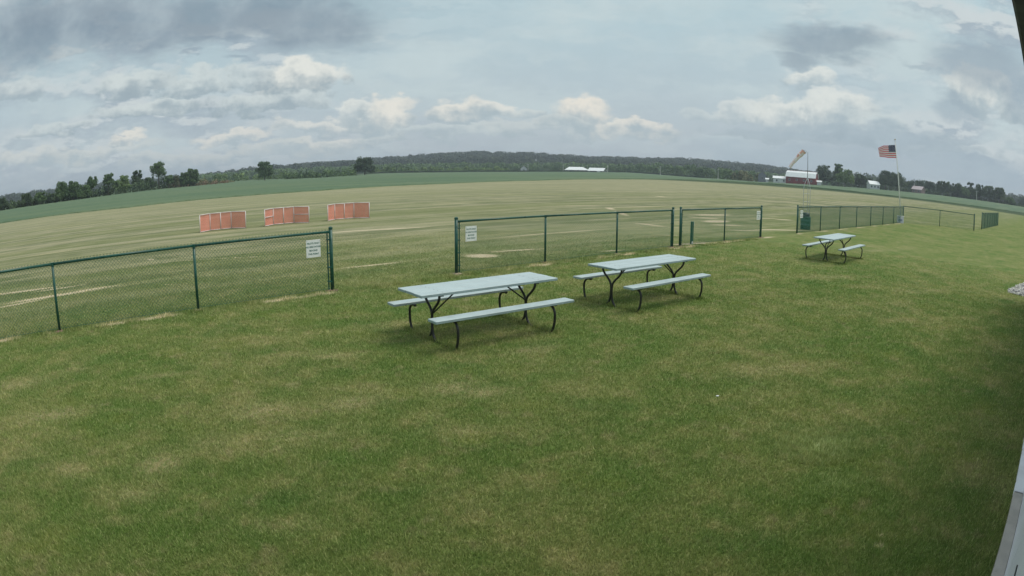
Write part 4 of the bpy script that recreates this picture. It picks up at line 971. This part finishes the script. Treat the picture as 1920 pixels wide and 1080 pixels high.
for j in range(12):
    for i in range(7):
        a, b = j / 30, (j + 1) / 30; v0, v1 = 1 - (i + 1) / 13, 1 - i / 13; cant.face([cloth(a, v0), cloth(b, v0), cloth(b, v1), cloth(a, v1)])
co = cant.build('canton', FB, fl)
stars = MB()
for row in range(9):
    for k in range(6 if row % 2 == 0 else 5):
        s_ = .4 * ((k + .5) / 6 if row % 2 == 0 else (k + 1) / 6); v_ = 1 - (7 / 13) * (row + .7) / 9.4
        c = np.array(cloth(s_, v_)) + np.array([0, -.004, 0]); pts = []
        for q in range(10):
            rr_ = .026 if q % 2 == 0 else .011; an = rad(90 + 36 * q); pts.append(c + np.array([rr_ * math.cos(an), 0, rr_ * math.sin(an)]))
        stars.face(pts)
st_ = stars.build('stars', FWt, co); st_['kind'] = 'stuff'
bxp = polar(36.38, 50.3)
t = thing('electrical_box', 'pale box at the foot of the flagpole by the fence corner', 'box', (bxp[0], bxp[1], 0), -rad(36.4))
BOXM = mat('box_pale', (.76, .76, .84), .5, var=.1)
MB().box((-.02, 0, .24), (.58, .34, .48), bev=.01).build('box_body', BOXM, t)
MB().box((-.02, 0, .52), (.66, .42, .05), bev=.01).build('box_lid', mat('box_white', (.72, .74, .74), .5), t)
MB().box((-.02, -.18, .22), (.36, .02, .16), bev=.004).build('box_vent', mat('box_bluish', (.33, .37, .48), .5), t)
for s_ in (-.22, .2): MB().box((s_, -.1, .01), (.08, .1, .03)).build('foot', BOXM, t)

# ------------------------------------------------------------------ building at the right edge
bt = thing('clubhouse', 'white walled building along the right edge with dark eave', 'building', (0, 0, 0), math.atan2(AX[1], AX[0]))
# local frame: x along the wall, y towards the field, wall face at y = -.45
A0, A1_ = -9., 18.2; WZ = 2.74
SID = mat('wall_white_panel', (.82, .82, .86), .45, var=.05, vscale=1.5)
k = 0; xx = A0
while xx < A1_ - .01:
    x1 = min(xx + .92, A1_); lo = .03
    MB().box(((xx + x1) / 2, -.475, (WZ + lo) / 2), (x1 - xx - .008, .05, WZ - lo), bev=.003).build('wall_panel', SID, bt)
    xx = x1
MB().box(((A0 + A1_) / 2, -.70, WZ / 2), (A1_ - A0 - .02, .38, WZ - .02)).build('wall_core', mat('wall_core_grey', (.3, .3, .3), .8), bt)
MB().box(((A0 + A1_) / 2, -4.6, WZ / 2), (A1_ - A0 - .04, 7.4, WZ - .03)).build('wall', SID, bt)
MB().box(((A0 + 5.44) / 2, -.391, .02), (5.44 - A0, .114, .08), bev=.006).build('sill_ledge', mat('ledge_taupe', (.46, .42, .38), .8, var=.12, vscale=6, bump=.2), bt)
MB().box(((5.465 + A1_) / 2, -.391, .022), (A1_ - 5.465, .114, .084), bev=.006).build('white_ledge', mat('ledge_white', (.80, .80, .84), .5, var=.08, vscale=3), bt)
MB().box((1.2, -.446, .51), (4.4, .012, .012)).build('seam', DARKW, bt)
MB().box((5.452, -.392, .018), (.03, .10, .07)).build('joint', DARKW, bt)
EAVE = mat('eave_dark', (.045, .045, .05), .6, var=.1)
MB().box(((A0 + A1_) / 2, -.235, 2.84), (A1_ - A0 + .6, .50, .05)).build('soffit', EAVE, bt)
MB().box(((A0 + A1_) / 2, -.002, 2.90), (A1_ - A0 + .6, .03, .19), bev=.004).build('fascia', EAVE, bt)
rf = MB(); x0, x1 = A0 - .35, A1_ + .35
for (ya, za, yb, zb_) in ((.018, 3.0, -4.5, 4.4), (-4.5, 4.4, -8.9, 3.0)):
    P_ = [(x0, ya, za), (x1, ya, za), (x1, yb, zb_), (x0, yb, zb_)]; b0 = len(rf.v); rf.v += P_ + [(p[0], p[1], p[2] + .06) for p in P_]
    rf.f += [tuple(b0 + q for q in f) for f in ((0, 1, 2, 3), (4, 5, 6, 7), (0, 1, 5, 4), (1, 2, 6, 5), (2, 3, 7, 6), (3, 0, 4, 7))]; rf.m += [0] * 6
rf.build('roof', mat('roof_grey', (.22, .22, .23), .6, var=.1), bt)
for xe in (A0 + .01, A1_ - .01): MB().face([(xe, -.5, 2.75), (xe, -8.3, 2.75), (xe, -8.3, 3.15), (xe, -4.5, 4.36), (xe, -.5, 3.15)]).build('gable', SID, bt)

# gravel bed and slab beyond the building corner
gb = MB(); rim = [ao(a, n) for a, n in ((18.7, -.9), (18.75, .2), (18.95, .75), (19.6, .80), (20.4, .62), (21.4, .40), (22.3, .25), (23.2, .0), (23.2, -1.4), (20, -1.6))]
cen = ao(20.6, -.3)
for i in range(len(rim)): gb.face([(*cen, .022), (*rim[i], .006), (*rim[(i + 1) % len(rim)], .006)])
o = gb.build('gravel_bed', mat('gravel_dust', (.36, .34, .32), .95, var=.3, vscale=30, bump=.6)); o['kind'] = 'structure'
rng = np.random.default_rng(3); stn = MB()
for i in range(1500):
    a, n = rng.uniform(18.8, 23.0), rng.uniform(-1.2, .85)
    if n > np.interp(a, [18.7, 19, 19.6, 20.4, 21.4, 23.2], [.2, .72, .78, .60, .38, 0]): continue
    p = ao(a, n); r = rng.uniform(.014, .034); q = rng.random() * 6.28
    R_ = np.array([[math.cos(q), -math.sin(q), 0], [math.sin(q), math.cos(q), 0], [0, 0, 1]])
    stn.box((p[0], p[1], .02 + r * .4), (r * 2, r * 1.5, r), R=R_, m=int(rng.random() < .4))
o = stn.build('gravel', [mat('pale_stone', (.74, .72, .66), .8, var=.2), mat('grey_stone', (.34, .33, .34), .8, var=.2)]); tag(o, 'pale landscape gravel beyond the building corner at the right edge', 'gravel'); o['kind'] = 'stuff'
sl = MB(); sl.box((*ao(24.6, -.9), .03), (3.2, 1.6, .08), R=np.array([[AX[0], NX[0], 0], [AX[1], NX[1], 0], [0, 0, 1]]), bev=.008)
o = sl.build('concrete_slab', mat('slab_pinkish', (.40, .36, .37), .85, var=.1, vscale=4, bump=.2)); o['kind'] = 'structure'

# small scraps lying in the lawn
g = onground(1345, 747); o = MB().box((0, 0, 0), (.034, .018, .010), bev=.002).build('litter', SIGNW); o.location = (g[0], g[1], .03); tag(o, 'small white scrap lying in the lawn right of centre', 'litter')

# ------------------------------------------------------------------ air
hz = MB().box((0, 0, 30), (7000, 7000, 74)).build('haze', None) if False else None
hm = bpy.data.meshes.new('haze'); hb = bmesh.new(); bmesh.ops.create_cube(hb, size=1); hb.to_mesh(hm); hb.free()
ho = bpy.data.objects.new('haze', hm); COL.objects.link(ho); ho.scale = (7000, 7000, 66); ho.location = (0, 0, 66 / 2 - 3.5)
m = bpy.data.materials.new('haze_air'); m.use_nodes = True; m.node_tree.nodes.clear()
t = NT(m.node_tree); pv = t.node('ShaderNodeVolumePrincipled'); pv.inputs['Color'].default_value = (.80, .88, 1, 1); pv.inputs['Density'].default_value = .00030; pv.inputs['Anisotropy'].default_value = .2
ou = t.node('ShaderNodeOutputMaterial'); t.l.new(pv.outputs[0], ou.inputs['Volume']); hm.materials.append(m); ho['kind'] = 'stuff'; ho['label'] = 'thin bluish summer haze over the fields'; ho['category'] = 'haze'
